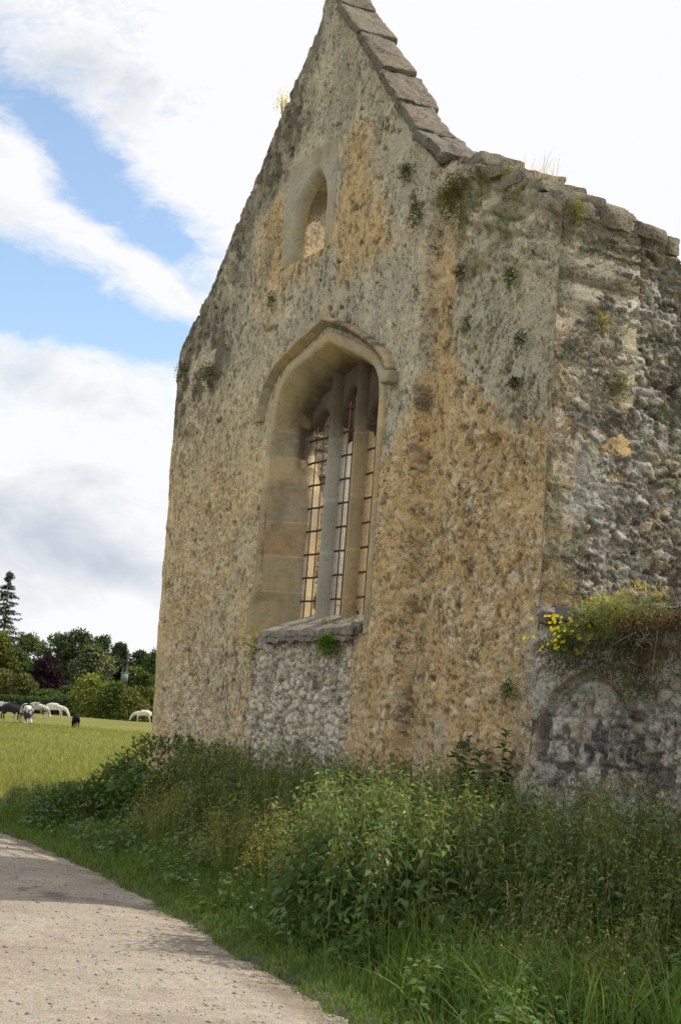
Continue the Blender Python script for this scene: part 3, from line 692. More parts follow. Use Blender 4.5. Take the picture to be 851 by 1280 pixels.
def block(s0, s1, d0, d1, z0, z1, name, parent, matl, col, wear=.012, res=.03, taper=None, seed=0):
    """a worn stone block in facade coordinates"""
    bx = []
    def face(fn, nu, nv):
        Vv_, Fv_ = grid(np.linspace(0, 1, nu), np.linspace(0, 1, nv), fn); bx.append((Vv_, Fv_))
    n = lambda L: max(2, int(abs(L) / res) + 1)
    ns, nd, nz = n(s1 - s0), n(d1 - d0), n(z1 - z0)
    Sx = lambda u: s0 + (s1 - s0) * u; Dx = lambda u: d0 + (d1 - d0) * u; Zx = lambda u: z0 + (z1 - z0) * u
    L3 = lambda s, d, z: np.stack([s + 0 * d + 0 * z, d + 0 * s + 0 * z, z + 0 * s + 0 * d], -1)
    face(lambda u, v: L3(Sx(u), d0, Zx(v)), ns, nz); face(lambda u, v: L3(Sx(1 - u), d1, Zx(v)), ns, nz)
    face(lambda u, v: L3(s0, Dx(1 - u), Zx(v)), nd, nz); face(lambda u, v: L3(s1, Dx(u), Zx(v)), nd, nz)
    face(lambda u, v: L3(Sx(u), Dx(v), z1), ns, nd); face(lambda u, v: L3(Sx(u), Dx(1 - v), z0), ns, nd)
    Vs = []; Fs = []; k = 0
    for v_, f_ in bx: Vs.append(v_); Fs.append(f_ + k); k += len(v_)
    Q = np.concatenate(Vs); Fq = np.concatenate(Fs)
    ctr = np.array([(s0 + s1) / 2, (d0 + d1) / 2, (z0 + z1) / 2]); hf = np.abs(np.array([(s1 - s0) / 2, (d1 - d0) / 2, (z1 - z0) / 2]))
    r = np.minimum(.03, hf.min() * .5); cl = np.clip(Q - ctr, -(hf - r), hf - r); dv = Q - ctr - cl
    Q = ctr + cl + dv / (np.linalg.norm(dv, axis=1, keepdims=True) + 1e-9) * r
    nzv = np.stack([fbm(Q[:, 0] * 9 + Q[:, 1] * 5, Q[:, 2] * 9, 3, seed + 1), fbm(Q[:, 0] * 9, Q[:, 2] * 9 + Q[:, 1] * 7, 3, seed + 2), fbm(Q[:, 0] * 7 + Q[:, 2], Q[:, 1] * 9, 3, seed + 3)], -1) - .5
    Q = Q + nzv * wear * 2
    if taper is not None: Q = taper(Q)
    cc = np.broadcast_to(c3(col), (len(Q), 3)) * (.75 + .5 * fbm(Q[:, 0] * 5 + seed, Q[:, 2] * 5 + Q[:, 1] * 4, 4, seed + 5))[:, None]
    cc = mixc(cc, (.13, .12, .095), ss(.5, .7, fbm(Q[:, 0] * 3 + seed, Q[:, 2] * 3 + Q[:, 1] * 3, 4, seed + 9)) * .7)
    return mk(name, FP(Q[:, 0], Q[:, 1], Q[:, 2]), Fq, matl, parent, cols=cc, smooth=True)
block(-3.10, -2.89, -.13, .03, 5.20, 5.34, 'label_stop', win, M_ASH, (.30, .26, .18), seed=11)
block(-6.46, -6.31, -.08, .03, 5.24, 5.32, 'label_stop', win, M_ASH, (.34, .28, .18), seed=12)
# sill: weathered slope and drip course
def sl_t(Q):
    Q = Q.copy(); k = np.clip((Q[:, 1] + .10) / .72, 0, 1); top = ss(2.54, 2.6, Q[:, 2]); Q[:, 2] += top * k * .27; return Q
block(-5.76, -3.36, -.09, .66, 2.535, 2.615, 'sloping_sill', win, M_ROUGH, (.25, .225, .18), .024, taper=sl_t, seed=21)
block(-5.68, -3.42, -.125, .05, 2.47, 2.53, 'sill_course', win, M_ROUGH, (.26, .24, .20), .03, seed=22)
# mullions: faceted bar swept upward
def mullion(sc, ztop_, seed):
    prof = np.array([(-.04, .32), (.04, .32), (.10, .42), (.10, .50), (.045, .62), (-.045, .62), (-.10, .50), (-.10, .42)])
    zs = np.arange(2.72, ztop_ + .02, .03); Vs = []; Cs = []
    for z in zs:
        wv = .004 * (fbm(np.array([z * 4]), np.array([seed]), 2, seed)[0] - .5)
        Vs.append(FP(sc + prof[:, 0] + wv, prof[:, 1], np.full(8, z)))
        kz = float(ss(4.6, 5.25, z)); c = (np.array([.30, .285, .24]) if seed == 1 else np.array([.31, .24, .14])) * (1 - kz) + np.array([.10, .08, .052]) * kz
        j = min(abs(z - q) for q in (3.55, 4.2, 4.9)) < .012
        Cs.append(np.tile(c * (1.25 if j else 1) * (.85 + .3 * fbm(np.array([z * 2.3]), np.array([seed * 3.]), 3, 8)[0]), (8, 1)))
    n = 8; F = [[i * n + k, i * n + (k + 1) % n, (i + 1) * n + (k + 1) % n, (i + 1) * n + k] for i in range(len(zs) - 1) for k in range(n)]
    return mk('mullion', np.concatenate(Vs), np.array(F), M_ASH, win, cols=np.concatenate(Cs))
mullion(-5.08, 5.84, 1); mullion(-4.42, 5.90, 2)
# tracery: pierced plate with three pointed light heads
def arch_in(s): return np.interp(s, RI[:, 0][np.argsort(RI[:, 0])], RI[:, 1][np.argsort(RI[:, 0])]) + .03
def head(s, a, b, zs_, za):
    t_ = np.clip((s - a) / (b - a), 0, 1); u = np.abs(t_ - .5) * 2
    base = zs_ + (za - zs_) * (1 - u ** 1.7) ** .62
    return base
sv = np.arange(-5.80, -3.55, .012)
lights = ((-5.86, -5.18, 4.95, 5.34), (-4.98, -4.52, 5.18, 5.52), (-4.32, -3.58, 4.98, 5.30))
low = np.full(len(sv), 4.9)
for a, b, z0, z1 in lights:
    mk_ = (sv >= a) & (sv <= b); low = np.where(mk_, head(sv, a, b, z0, z1), low)
for nm_, msk in (('tracery', slice(None)),):
    up_ = np.maximum(arch_in(sv), low + .02); V = []; C = []
    for d_ in (.41, .455, .545, .59):
        ins = .035 if d_ in (.41, .59) else 0
        lo = low + ins
        for k in range(9):
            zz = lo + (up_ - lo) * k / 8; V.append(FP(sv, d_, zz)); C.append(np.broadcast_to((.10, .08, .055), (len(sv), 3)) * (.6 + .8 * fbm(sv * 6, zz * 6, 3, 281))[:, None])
    n = len(sv); idx = np.arange(4 * 9 * n).reshape(4, 9, n); Fs = []
    q = lambda a, b: np.stack([a[:-1], a[1:], b[1:], b[:-1]], -1)
    for k in range(8):
        Fs += [q(idx[0, k], idx[0, k + 1]), q(idx[3, k + 1], idx[3, k])]
    for j in range(3): Fs += [q(idx[j + 1, 0], idx[j, 0])]
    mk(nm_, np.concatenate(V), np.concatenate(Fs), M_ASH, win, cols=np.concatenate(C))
# rusty ferramenta
for a, b, z0, z1 in lights:
    for k, fr in enumerate((.2, .5, .8)):
        s_ = a + (b - a) * fr
        V, F, c_ = tube(FP(np.full(2, s_), .46, np.array([2.74, z0 + .22])), .0085, 6); mk('iron_stanchion', V, F, M_IRON, win)
    for z in np.arange(3.02, z0 + .30, .283):
        V, F, c_ = tube(FP(np.linspace(a - .02, b + .02, 5), .446, z + np.array([0, .004, -.004, .003, 0])), .0135, 6); mk('saddle_bar', V, F, M_IRON, win)

# ---- small gable window
ns_ = [max(2, int(np.hypot(*np.subtract(SW_OUT[i + 1], SW_OUT[i])) / .02)) for i in range(len(SW_OUT) - 1)]
SO = smooth_path(resample(SW_OUT, ns_), 5); SI = smooth_path(resample(SW_IN, ns_), 5)
SR = SI.copy(); SR[:, 0] = -5.35 + (SI[:, 0] + 5.35) * 1.32; SR[:, 1] = 7.17 + (SI[:, 1] - 7.17) * 1.08
ash_joint = [7.17, 7.5, 7.82, 8.3]
SFc = resample(SW_FACE, ns_)
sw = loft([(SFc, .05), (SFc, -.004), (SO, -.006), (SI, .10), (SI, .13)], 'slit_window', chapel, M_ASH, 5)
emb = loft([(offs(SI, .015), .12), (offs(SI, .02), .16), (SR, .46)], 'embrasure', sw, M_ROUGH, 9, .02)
block(-6.02, -4.92, .01, .46, 7.08, 7.19, 'slit_sill', sw, M_ASH, (.40, .30, .16), .01, seed=31)
# block added behind the slit to cast shade on the embrasure's upper part
block(-6.5, -4.3, .455, .60, 8.12, 8.6, 'slit_shade_block', chapel, M_ROUGH, (.16, .12, .08), .03, seed=34)

# ---- coping stones down the right slope
cj_s = [-5.42, -5.05, -4.45, -3.82, -3.37, -2.87, -2.22]
for i in range(6):
    a, b = cj_s[i], cj_s[i + 1]; za, zb = np.interp([a, b], ZT_S[9:], ZT_Z[9:])
    if i == 0: za, zb = 10.78, np.interp(b, ZT_S[9:], ZT_Z[9:])
    L = math.hypot(b - a, zb - za); ux, uz = (b - a) / L, (zb - za) / L
    def tp(Q, a=a, za=za, ux=ux, uz=uz, L=L):
        Q = Q.copy(); l = Q[:, 0].copy(); h = Q[:, 2].copy() + .045 * (l / L)
        Q[:, 0] = a + ux * l - uz * h; Q[:, 2] = za + uz * l + ux * h; return Q
    block(-.01, L + .03, -.05 - .012 * (i % 2), .44 + (.0, .03, -.03, .05, -.02, .06)[i], -.03, .07 + .012 * (i % 3), 'coping_stone', gable, M_COPE, (.125, .108, .082), (.018, .022, .028, .034, .038, .04)[i], .03, taper=tp, seed=40 + 6 * i)
# loose capping stones along the broken tops
caps = [(-2.2, 7.37, .3), (-1.75, 7.28, .42), (-1.32, 7.08, .3), (-.95, 6.9, .34), (-.55, 6.72, .3), (-.2, 6.5, .24)]
for i, (s_, z_, l_) in enumerate(caps):
    block(s_ - l_ / 2, s_ + l_ / 2, .02, .55, z_ - .06, z_ + .07 + .03 * (i % 2), 'capping_stone', gable, M_ROUGH, (.22, .20, .15), .03, .035, seed=80 + i * 4)
swall = bpy.data.objects['side_wall']
for i, (b_, l_, h_) in enumerate([(.22, .30, .07), (.62, .36, .11), (1.02, .34, .05), (1.28, .16, .10), (1.75, .4, .1)]):
    z_ = float(np.interp(b_, TOPB, TOPZ))
    block(-.5, .015, b_ - l_ / 2, b_ + l_ / 2, z_ - .09, z_ + h_, 'capping_stone', swall, M_ROUGH, (.20, .175, .13), .035, .035, seed=120 + i * 4)

# ================================================================== low boundary wall
bwall = thing('boundary_wall', 'low lichened rubble wall with blind arch and overgrown top beside the chapel', 'wall', (PR[0], PR[1], 0))
ROOT[bwall.name] = np.array([PR[0], PR[1], 0.])
def bw_top(s): return 2.70 + .10 * (fbm(s * 3, s * 0, 3, 401) - .5) + .05 * ss(.2, 0, s) + .75 * ss(2.35, 3.1, s) + .1 * (fbm(s * 2, s * 0, 2, 402) - .5) * ss(2.3, 3, s)  # rise at the far right end is out of view, added to shade the verge
def bw_disp(s, z):
    h, rid, e = relief(s, z, 420, .027, .21, .12, .06); big = fbm(s * .9, z * .9, 4, 421); med = fbm(s * 2.6, z * 2.6, 4, 422)
    wb_ = .05 * (fbm(s * 4, z * 4, 3, 427) - .5); r = np.hypot((s - .80) / 1.0, (z - 1.50) / 1.0) + wb_; ring = ss(.04, .0, np.abs(r - .68)) * ss(1.45, 1.6, z); ins = ss(.68, .64, np.where(z > 1.5, r, np.abs(s - .80) + wb_))
    bz = np.abs(((z + wb_ * .6) / .20) % 1 - .5) * 2; bsx = np.abs(((s + wb_ + .05 * np.floor(z / .2) + .13 * (np.floor(z / .20) % 2)) / .26) % 1 - .5) * 2
    blk = 1 - np.maximum(ss(.82, .98, bz), ss(.86, .98, bsx))
    d = h * (1 - .6 * ins) * (.5 + .5 * ss(.1, .4, s)) + .030 * blk * ins * (.6 + .8 * fbm(s * 3, z * 3, 2, 438)) - .035 * ins + .045 * ring + .06 * (big - .5) + .04 * (med - .5) + .025 * (fbm(s * 12, z * 12, 3, 424) - .5) + .012 * (fbm(s * 30, z * 30, 2, 425) - .5)
    d -= .05 * ss(2.35, 2.6, z) * ss(.45, .6, med) + .04 * ss(.05, .3, s)
    hol = ss(.64, .74, fbm(s * 5, z * 6, 3, 426)); d -= .04 * hol
    kk = ss(-.26, -.04, s + .35 * (med - .5) + .10 * (fbm(s * 9, z * 9, 3, 439) - .5)); d = -.05 * (1 - kk) + (d + .03 * ss(.6, .2, s)) * kk
    return d, med, rid, e, ins, blk, hol, ring
def bw_col(s, z, i):
    d, med, rid, e, ins, blk, hol, ring = i
    c = np.broadcast_to(c3((.375, .345, .285)), s.shape + (3,)) * (1 + ((rid - .5) * .5)[..., None])
    c = mixc(c, (.46, .45, .42), ss(.50, .64, fbm(s * 7, z * 7, 4, 431)) * .7)
    c = mixc(c, (.11, .10, .088), ss(.54, .68, fbm(s * 2.6 + 4, z * 2.2, 4, 432) + .12 * ss(2.2, 2.6, z)) * .75)
    c = mixc(c, (.09, .08, .065), (1 - e) * .55 * (1 - ins))
    bid = _h(np.floor(s / .26 + .5 * (np.floor(z / .2) % 2)), np.floor(z / .2), 77)
    rg = ss(.38, .52, fbm(s * 9, z * 9, 4, 436)); c = mixc(c, (.06, .057, .052), ins * (bid < .55) * ss(1.0, 1.3, z) * rg * .85); c = mixc(c, (.30, .20, .10), ins * (bid > .80) * rg * .45)
    c = mixc(c, (.50, .49, .46), ins * ss(.62, .68, fbm(s * 18, z * 18, 3, 437)) * .7)
    c = mixc(c, (.33, .31, .27), ins * (1 - blk) * .6)
    c = mixc(c, (.21, .16, .09), np.clip(ring * 1.3, 0, 1) * .85); c = mixc(c, (.05, .045, .035), ss(.03, .0, np.abs(np.hypot(s - .80, z - 1.5) - .615)) * (z > 1.5) * .75)
    c = mixc(c, (.385, .36, .31), ss(.35, .12, s + .3 * (med - .5)) * .6); c = mixc(c, (.38, .29, .16), ss(.12, -.12, s + .5 * (med - .5)) * .75)
    c = mixc(c, (.38, .33, .24), ss(1.45, 1.1, z) * ss(.45, .6, med) * .5)
    c = mixc(c, (.05, .042, .03), np.clip(hol * .6 + ss(2.45, 2.62, z) * ss(.15, .3, s) * .75, 0, .9))
    c = mixc(c, (.10, .11, .04), ss(.56, .7, fbm(s * 3 + 2, z * 3, 4, 433)) * ss(1.8, 2.4, z) * .6)
    return c * (.75 + .5 * fbm(s * 15, z * 15, 3, 434))[..., None]
bss = np.concatenate([np.arange(-.44, 2.6, .02), np.arange(2.65, 7, .06)])
V, F, C = wall_mesh(bss, np.arange(-.1, 4.3, .02), lambda s, z: z < bw_top(s) + .01, lambda S, Zg: (S, np.minimum(Zg, bw_top(S))), bw_disp, bw_col, lambda s, d, z: FP(s + .006, d, z), lambda s, z: .75 + 0 * s)
rubb = mk('rubble_masonry', V, F[:, ::-1], M_ROUGH, bwall, cols=C)
# soil crust lying on its top
V, F = grid(np.arange(.03, 7, .06), np.linspace(0, 1, 10), lambda s, u: FP(s, -.05 + .78 * u, bw_top(s) - .10 + .13 * np.sin(np.pi * np.clip(u, .0, 1)) ** .6 + .07 * (fbm(s * 5, u * 5, 3, 441) - .5)))
mk('turf_cap', V, F, plain('wall_top_soil', (.075, .058, .04), 1, .5, 14, bump=.9, bd=.05), bwall, smooth=True)
for i, (s_, l_) in enumerate([(.14, .2), (.42, .26), (.9, .3), (1.5, .34), (2.1, .3)]):
    block(s_ - l_ / 2, s_ + l_ / 2, -.05, .3, 2.58 + .02 * (i % 2), 2.70 + .03 * (i % 3), 'capping_stone', rubb, M_ROUGH, (.17, .15, .12), .03, .03, seed=160 + i * 5)

#@@VEG
# ================================================================== VEGETATION near the camera
def verge_h(x, y): return verge_z(x, y)
def wall_gap(x, y):
    """distance in front of the facade plane (positive = towards the path)"""
    return -((x - PR[0]) * hB[0] + (y - PR[1]) * hB[1])
def scatter(n, x0, x1, y0, y1, fn):
    x = RNG.uniform(x0, x1, n); y = RNG.uniform(y0, y1, n); p = fn(x, y)
    k = RNG.uniform(0, 1, n) < p; return x[k], y[k]
GV = 1.62
def gcol(n, base, var=.25, warm=.22):
    c = np.tile(c3(base), (n, 1)) * GV * RNG.uniform(1 - var, 1 + var, (n, 1)); w_ = RNG.uniform(0, warm, (n, 1)) + (RNG.uniform(0, 1, (n, 1)) < .05) * .45; c[:, 0:1] *= 1 + w_; c[:, 2:3] *= 1 - .4 * w_; return c
# grass of the verge: short by the path, long and bright on the right
def make_grass():
    parts = []
    def dens(x, y):
        e = x - edge_x(y); return (e > -.05) * (wall_gap(x, y) > .02)
    # short fringe
    x, y = scatter(150000, -4.5, 3.4, 7.8, 21, lambda x, y: dens(x, y) * ss(1.3, .2, x - edge_x(y)) * .9)
    e = x - edge_x(y); z = verge_h(x, y); n = len(x)
    H = (.05 + .12 * ss(0, .8, e)) * RNG.uniform(.6, 1.5, n); ln = RNG.normal(0, .35, (n, 2)) * H[:, None]
    parts.append(blades(np.stack([x, y, z], 1), H, ln, .006 + .0005 * y, gcol(n, (.062, .115, .024)), 2, gcol(n, (.09, .14, .035))))
    # mid grass
    x, y = scatter(110000, -4, 3.6, 7.8, 21, lambda x, y: dens(x, y) * ss(.15, .9, x - edge_x(y)) * (.25 + .75 * ss(.4, .6, fbm(x * 1.6, y * 1.6, 3, 501))))
    e = x - edge_x(y); z = verge_h(x, y); n = len(x); right = ss(11.6, 10, y) 
    H = (.13 + .15 * ss(.2, 1.4, e) + .12 * right) * RNG.uniform(.55, 1.4, n); ln = RNG.normal(0, .38, (n, 2)) * H[:, None] + np.array([[-.04, -.03]])
    parts.append(blades(np.stack([x, y, z], 1), H, ln, .007 + .0004 * y, gcol(n, (.058, .125, .020)), 3, gcol(n, (.085, .15, .032))))
    # long flopping blades bottom right
    x, y = scatter(4000, -.2, 3.4, 7.9, 11.2, lambda x, y: dens(x, y) * ss(.3, .9, x - edge_x(y)) * (.2 + .8 * ss(.4, .6, fbm(x * 2.2, y * 2.2, 3, 505))))
    z = verge_h(x, y); n = len(x); H = RNG.uniform(.25, .58, n); ln = RNG.normal(0, .45, (n, 2)) * H[:, None]
    parts.append(blades(np.stack([x, y, z], 1), H, ln, .011, gcol(n, (.068, .145, .022)), 4, gcol(n, (.11, .17, .04))))
    # dry flowering stems
    x, y = scatter(700, -2.2, 3.4, 8, 20.5, lambda x, y: dens(x, y) * ss(.6, 1.6, x - edge_x(y)))
    z = verge_h(x, y); n = len(x); H = RNG.uniform(.55, 1.15, n); ln = RNG.normal(0, .14, (n, 2)) * H[:, None]
    cs = gcol(n, (.21, .20, .12)); parts.append(blades(np.stack([x, y, z], 1), H, ln, .004, cs, 3))
    tip = np.stack([x + ln[:, 0], y + ln[:, 1], z + H * (1 - .28 * np.hypot(ln[:, 0], ln[:, 1]) / H)], 1)
    for k in range(9):
        D = np.stack([RNG.normal(0, .5, n), RNG.normal(0, .5, n), np.ones(n)], 1)
        parts.append(leaves(tip - np.stack([ln[:, 0], ln[:, 1], H], 1) * (.012 * k * 1.6), D, .022, .006, cs * 1.1))
    return joinm(parts)
V, F, C = make_grass(); tag(mk('grass', V, F, M_GRASS, cols=C), 'green verge grass with dry seed heads between the path and the chapel', 'grass', kind='stuff')

def herbs(P, H, col, kmin=10, L=.085, Wd=.05, gap=.065, spread=1.0, tipcol=None, drop=.45, flower=None, stemcol=(.10, .13, .04), start=.12):
    """stems with opposite drooping leaves; returns merged arrays"""
    parts = []; n = len(P); lean = RNG.normal(0, .09, (n, 2))
    Hn = np.broadcast_to(H, (n,)); sc = gcol(n, stemcol)
    parts.append(blades(P, Hn, lean * Hn[:, None], .009, sc, 3)); parts.append(blades(P, Hn, lean * Hn[:, None], .009, sc, 3))
    kmax = int(Hn.max() / gap)
    ph = RNG.uniform(0, 6.28, n)
    for k in range(kmax):
        t = start + k * gap / Hn; m = t < 1.0
        if not m.any(): break
        tm = t[m]; Hm = Hn[m]; ln = lean[m] * Hm[:, None]; base = P[m] + np.stack([ln[:, 0] * tm ** 2, ln[:, 1] * tm ** 2, Hm * tm], 1)
        size = (1.05 - .62 * tm ** 2) * RNG.uniform(.75, 1.25, len(tm))
        for sgn in (0, math.pi):
            az = ph[m] + k * 1.57 + sgn + RNG.normal(0, .25, len(tm)); el = RNG.normal(.05, .30, len(tm)) + .5 * ss(.8, 1, tm)
            D = np.stack([np.cos(az) * np.cos(el), np.sin(az) * np.cos(el), np.sin(el)], 1)
            cc = gcol(len(tm), col); 
            if tipcol is not None: cc = cc * (1 - ss(.7, 1, tm)[:, None]) + gcol(len(tm), tipcol) * ss(.7, 1, tm)[:, None]
            parts.append(leaves(base + D * .02 * spread, D, L * size * spread, Wd * size * spread, cc, droop=drop, fold=.25))
        if flower is not None:
            mm = tm > .68
            if mm.any():
                for q in range(3):
                    az = RNG.uniform(0, 6.28, mm.sum()); D = np.stack([np.cos(az) * .5, np.sin(az) * .5, -np.ones(mm.sum()) * .8], 1)
                    parts.append(leaves(base[mm], D, .07, .009, gcol(int(mm.sum()), flower), droop=.1))
    return joinm(parts)
# nettle stand in the middle foreground
def nett(x, y):
    d = ((x - .33) / .95) ** 2 + ((y - 11.55) / .85) ** 2
    return np.exp(-d * 1.2) * (.25 + .75 * ss(.38, .55, fbm(x * 3, y * 3, 3, 518))) * (x - edge_x(y) > .45)
x, y = scatter(3400, -1.2, 2.2, 10.0, 13.4, nett)
V, F, C = herbs(np.stack([x, y, verge_h(x, y)], 1), RNG.uniform(.62, 1.22, len(x)) * (.8 + .35 * fbm(x * 2.2, y * 2.2, 2, 519)), (.055, .105, .030), L=.092, Wd=.050, tipcol=(.12, .19, .055), flower=(.125, .145, .062), drop=.55)
tag(mk('nettles', V, F, M_LEAF, cols=C), 'tall stand of stinging nettles with pale drooping flower strings beside the path', 'nettles', kind='stuff')
# mixed weeds filling the verge up to the walls
def weeds(x, y):
    e = x - edge_x(y); g = wall_gap(x, y); s_ = (x - PR[0]) * hA[0] + (y - PR[1]) * hA[1]
    return ss(.55, 1.4, e) * (g > .08) * (.5 + .5 * ss(.38, .58, fbm(x * 1.3, y * 1.3, 3, 511))) * ss(8.3, 9.8, y + .3 * x)
x, y = scatter(26000, -4.2, 4.2, 8.2, 22.6, weeds)
e = x - edge_x(y); g = wall_gap(x, y)
H = (.34 + .66 * ss(.7, 2.3, e)) * lerp(.62, 1, ss(8.6, 10.6, y)) * RNG.uniform(.6, 1.25, len(x))  * lerp(1, .35, ss(17.8, 19.6, y) * ss(-1.3, -2.2, x))
sel = RNG.uniform(0, 1, len(x)); ps = []
P = np.stack([x, y, verge_h(x, y)], 1)
a = sel < .45; ps.append(herbs(P[a], H[a], (.050, .098, .028), L=.10, Wd=.052, gap=.075, tipcol=(.085, .14, .04), flower=(.085, .11, .042)))
a = (sel >= .45) & (sel < .75); ps.append(herbs(P[a], H[a] * .9, (.072, .115, .030), L=.075, Wd=.030, gap=.05, tipcol=(.12, .16, .05), drop=.2))
a = sel >= .75; ps.append(herbs(P[a], H[a] * 1.08, (.090, .125, .032), L=.055, Wd=.014, gap=.032, tipcol=(.19, .19, .06), drop=.1, stemcol=(.10, .13, .04)))
x, y = scatter(13000, -3.8, 3.4, 7.9, 20, lambda x, y: ss(.12, .6, x - edge_x(y)) * (wall_gap(x, y) > .2) * ss(.42, .58, fbm(x * 2.6, y * 2.6, 3, 515)))
ps.append(herbs(np.stack([x, y, verge_h(x, y)], 1), RNG.uniform(.08, .36, len(x)), (.060, .11, .028), L=.085, Wd=.05, gap=.045, tipcol=(.08, .13, .035), drop=.35))
x, y = scatter(900, -1.2, 3.4, 7.9, 12.5, lambda x, y: ss(.5, 1.1, x - edge_x(y)) * ss(.45, .6, fbm(x * 1.4 + 5, y * 1.4, 3, 516)))
ps.append(herbs(np.stack([x, y, verge_h(x, y)], 1), RNG.uniform(.35, .75, len(x)), (.11, .125, .04), L=.04, Wd=.010, gap=.022, tipcol=(.20, .19, .07), drop=.1))
V, F, C = joinm(ps); tag(mk('weeds', V, F, M_LEAF, cols=C), 'tangle of nettles, docks and seeding weeds along the foot of the chapel wall', 'weeds', kind='stuff')
# yellow-green frothy bedstraw clumps on the right
ps = []
for cx, cy, h_, r_ in ((2.0, 10.6, .75, .30), (1.55, 10.1, .62, .25), (2.45, 10.3, .7, .3), (1.1, 13.0, .95, .35), (2.2, 11.6, .9, .4), (-.75, 14.6, .8, .4), (-1.6, 17.0, .85, .4), (.2, 14.2, .9, .4), (1.8, 9.3, .5, .25), (-.3, 13.1, .8, .3)):
    n = 1500; th = RNG.uniform(0, 6.28, n); rr = r_ * np.sqrt(RNG.uniform(0, 1, n)); zz = h_ * (1 - .5 * (rr / r_) ** 2) * RNG.uniform(.55, 1.05, n)
    q = np.stack([cx + rr * np.cos(th), cy + rr * np.sin(th), zz + .1], 1); D = RNG.normal(0, 1, (n, 3)); D[:, 2] = np.abs(D[:, 2])
    ps.append(leaves(q, D, .022, .010, gcol(n, (.20, .20, .055))))
    m_ = 60; th = RNG.uniform(0, 6.28, m_); rr = r_ * .8 * np.sqrt(RNG.uniform(0, 1, m_)); ps.append(blades(np.stack([cx + rr * np.cos(th) * .4, cy + rr * np.sin(th) * .4, 0 * th + .05], 1), h_ * .95, np.stack([rr * np.cos(th), rr * np.sin(th)], 1) * .6, .005, gcol(m_, (.12, .14, .04))))
V, F, C = joinm(ps); tag(mk('bedstraw', V, F, M_LEAF, cols=C), 'frothy yellow green bedstraw scrambling through the weeds', 'bedstraw', kind='stuff')
# small flowers in the bottom grass
def tuft_flower(px, py, D_, name_lab):
    r = ray(px, py); t_ = D_ / r[1]; q = r * t_ + np.array([0, 0, EYE]); ps = []
    zb = verge_h(q[0], q[1]); n = 3
    base = np.array([q[0], q[1], float(zb)]); root = thing('buttercup', name_lab, 'flower', base, group='yellow flowers in the verge grass')
    V, F, C = joinm([tube([base, (base + q) / 2 + [.01, 0, 0], q], .002, 4, (.1, .14, .04))]); mk('stem', V, F, M_STEM, root)
    a_ = np.arange(5) * 1.257; D = np.stack([np.cos(a_), np.sin(a_), .5 + 0 * a_], 1)
    V, F, C = leaves(np.repeat(q[None], 5, 0), D, .017, .017, np.tile([.75, .55, .02], (5, 1)), droop=-.1); mk('petals', V, F, M_LEAF, root, cols=C)
tuft_flower(533, 1202, 10.0, 'small yellow flower at the lower edge of the nettle stand'); tuft_flower(593, 1226, 9.6, 'left one of the two yellow flowers low in the long grass')
tuft_flower(672, 1246, 9.3, 'yellow flower lowest in the long grass, right of the other flowers')

# bushes at the far end of the verge
def shrub(name, label, cat, clumps, col, L, Wd, nper, stems=True, tipcol=None, group=None, mat_=M_LEAF):
    c0 = np.array(clumps[0][:2] + (0,), float); root = thing(name, label, cat, c0, group=group)
    ps = []; st_ = []
    for (cx, cy, cz, rx, ry, rz) in clumps:
        n = int(nper * rx * ry * 4)
        D = unit(RNG.normal(0, 1, (n, 3))); rad = RNG.uniform(.55, 1.05, n) ** .6
        lump = .8 + .45 * fbm(D[:, 0] * 2.2 + cx * 3, D[:, 2] * 2.2 + D[:, 1] * 2, 3, 520)
        q = np.array([cx, cy, cz]) + D * np.array([rx, ry, rz]) * (rad * lump)[:, None]; q = q[q[:, 2] > .03]; D = D[:len(q)]
        n = len(q); dd = RNG.normal(0, .6, (n, 3)) + unit(q - np.array([cx, cy, cz - .2])) * .8; dd[:, 2] -= .1
        cc = gcol(n, col)
        if tipcol is not None: m_ = (RNG.uniform(0, 1, n) < .3) & (q[:, 2] > cz); cc[m_] = gcol(int(m_.sum()), tipcol)
        ps.append(leaves(q, dd, L * RNG.uniform(.6, 1.3, n), Wd * RNG.uniform(.7, 1.2, n), cc, droop=.2))
        for k in range(5):
            e_ = np.array([cx, cy, cz]) + np.array([RNG.normal(0, .5) * rx, RNG.normal(0, .4) * ry, RNG.uniform(.3, .95) * rz])
            b_ = np.array([cx + RNG.normal(0, .1), cy + RNG.normal(0, .1), 0.])
            st_.append(tube([b_, (b_ + e_) / 2 + RNG.normal(0, .05, 3), e_], [.012, .008, .004], 5))
    for q0, q1 in zip(clumps[:-1], clumps[1:]): st_.append(tube([[q0[0], q0[1], .02], [(q0[0] + q1[0]) / 2, (q0[1] + q1[1]) / 2, .06], [q1[0], q1[1], .02]], .012, 5))
    V, F, C = joinm(ps); mk('foliage', V, F, mat_, root, cols=C)
    V, F, C = joinm(st_); mk('stem', V, F, M_BARK, root)
    return root
shrub('bramble_bush', 'dark green bramble bush sprawling over the path end of the verge', 'bush',
      [(-2.85, 19.9, .28, .55, .6, .36), (-2.35, 20.2, .48, .5, .6, .46), (-3.30, 20.1, .15, .30, .35, .22), (-2.0, 19.4, .42, .6, .6, .42)], (.046, .088, .024), .085, .055, 1500, tipcol=(.08, .12, .03))
shrub('elder_bush', 'rounded leafy bush against the left corner of the chapel', 'bush',
      [(-1.95, 20.9, .72, .75, .6, .55), (-1.35, 20.2, .70, .6, .5, .55), (-1.55, 19.4, .50, .7, .6, .5)], (.050, .094, .025), .080, .040, 1500, tipcol=(.09, .12, .035))
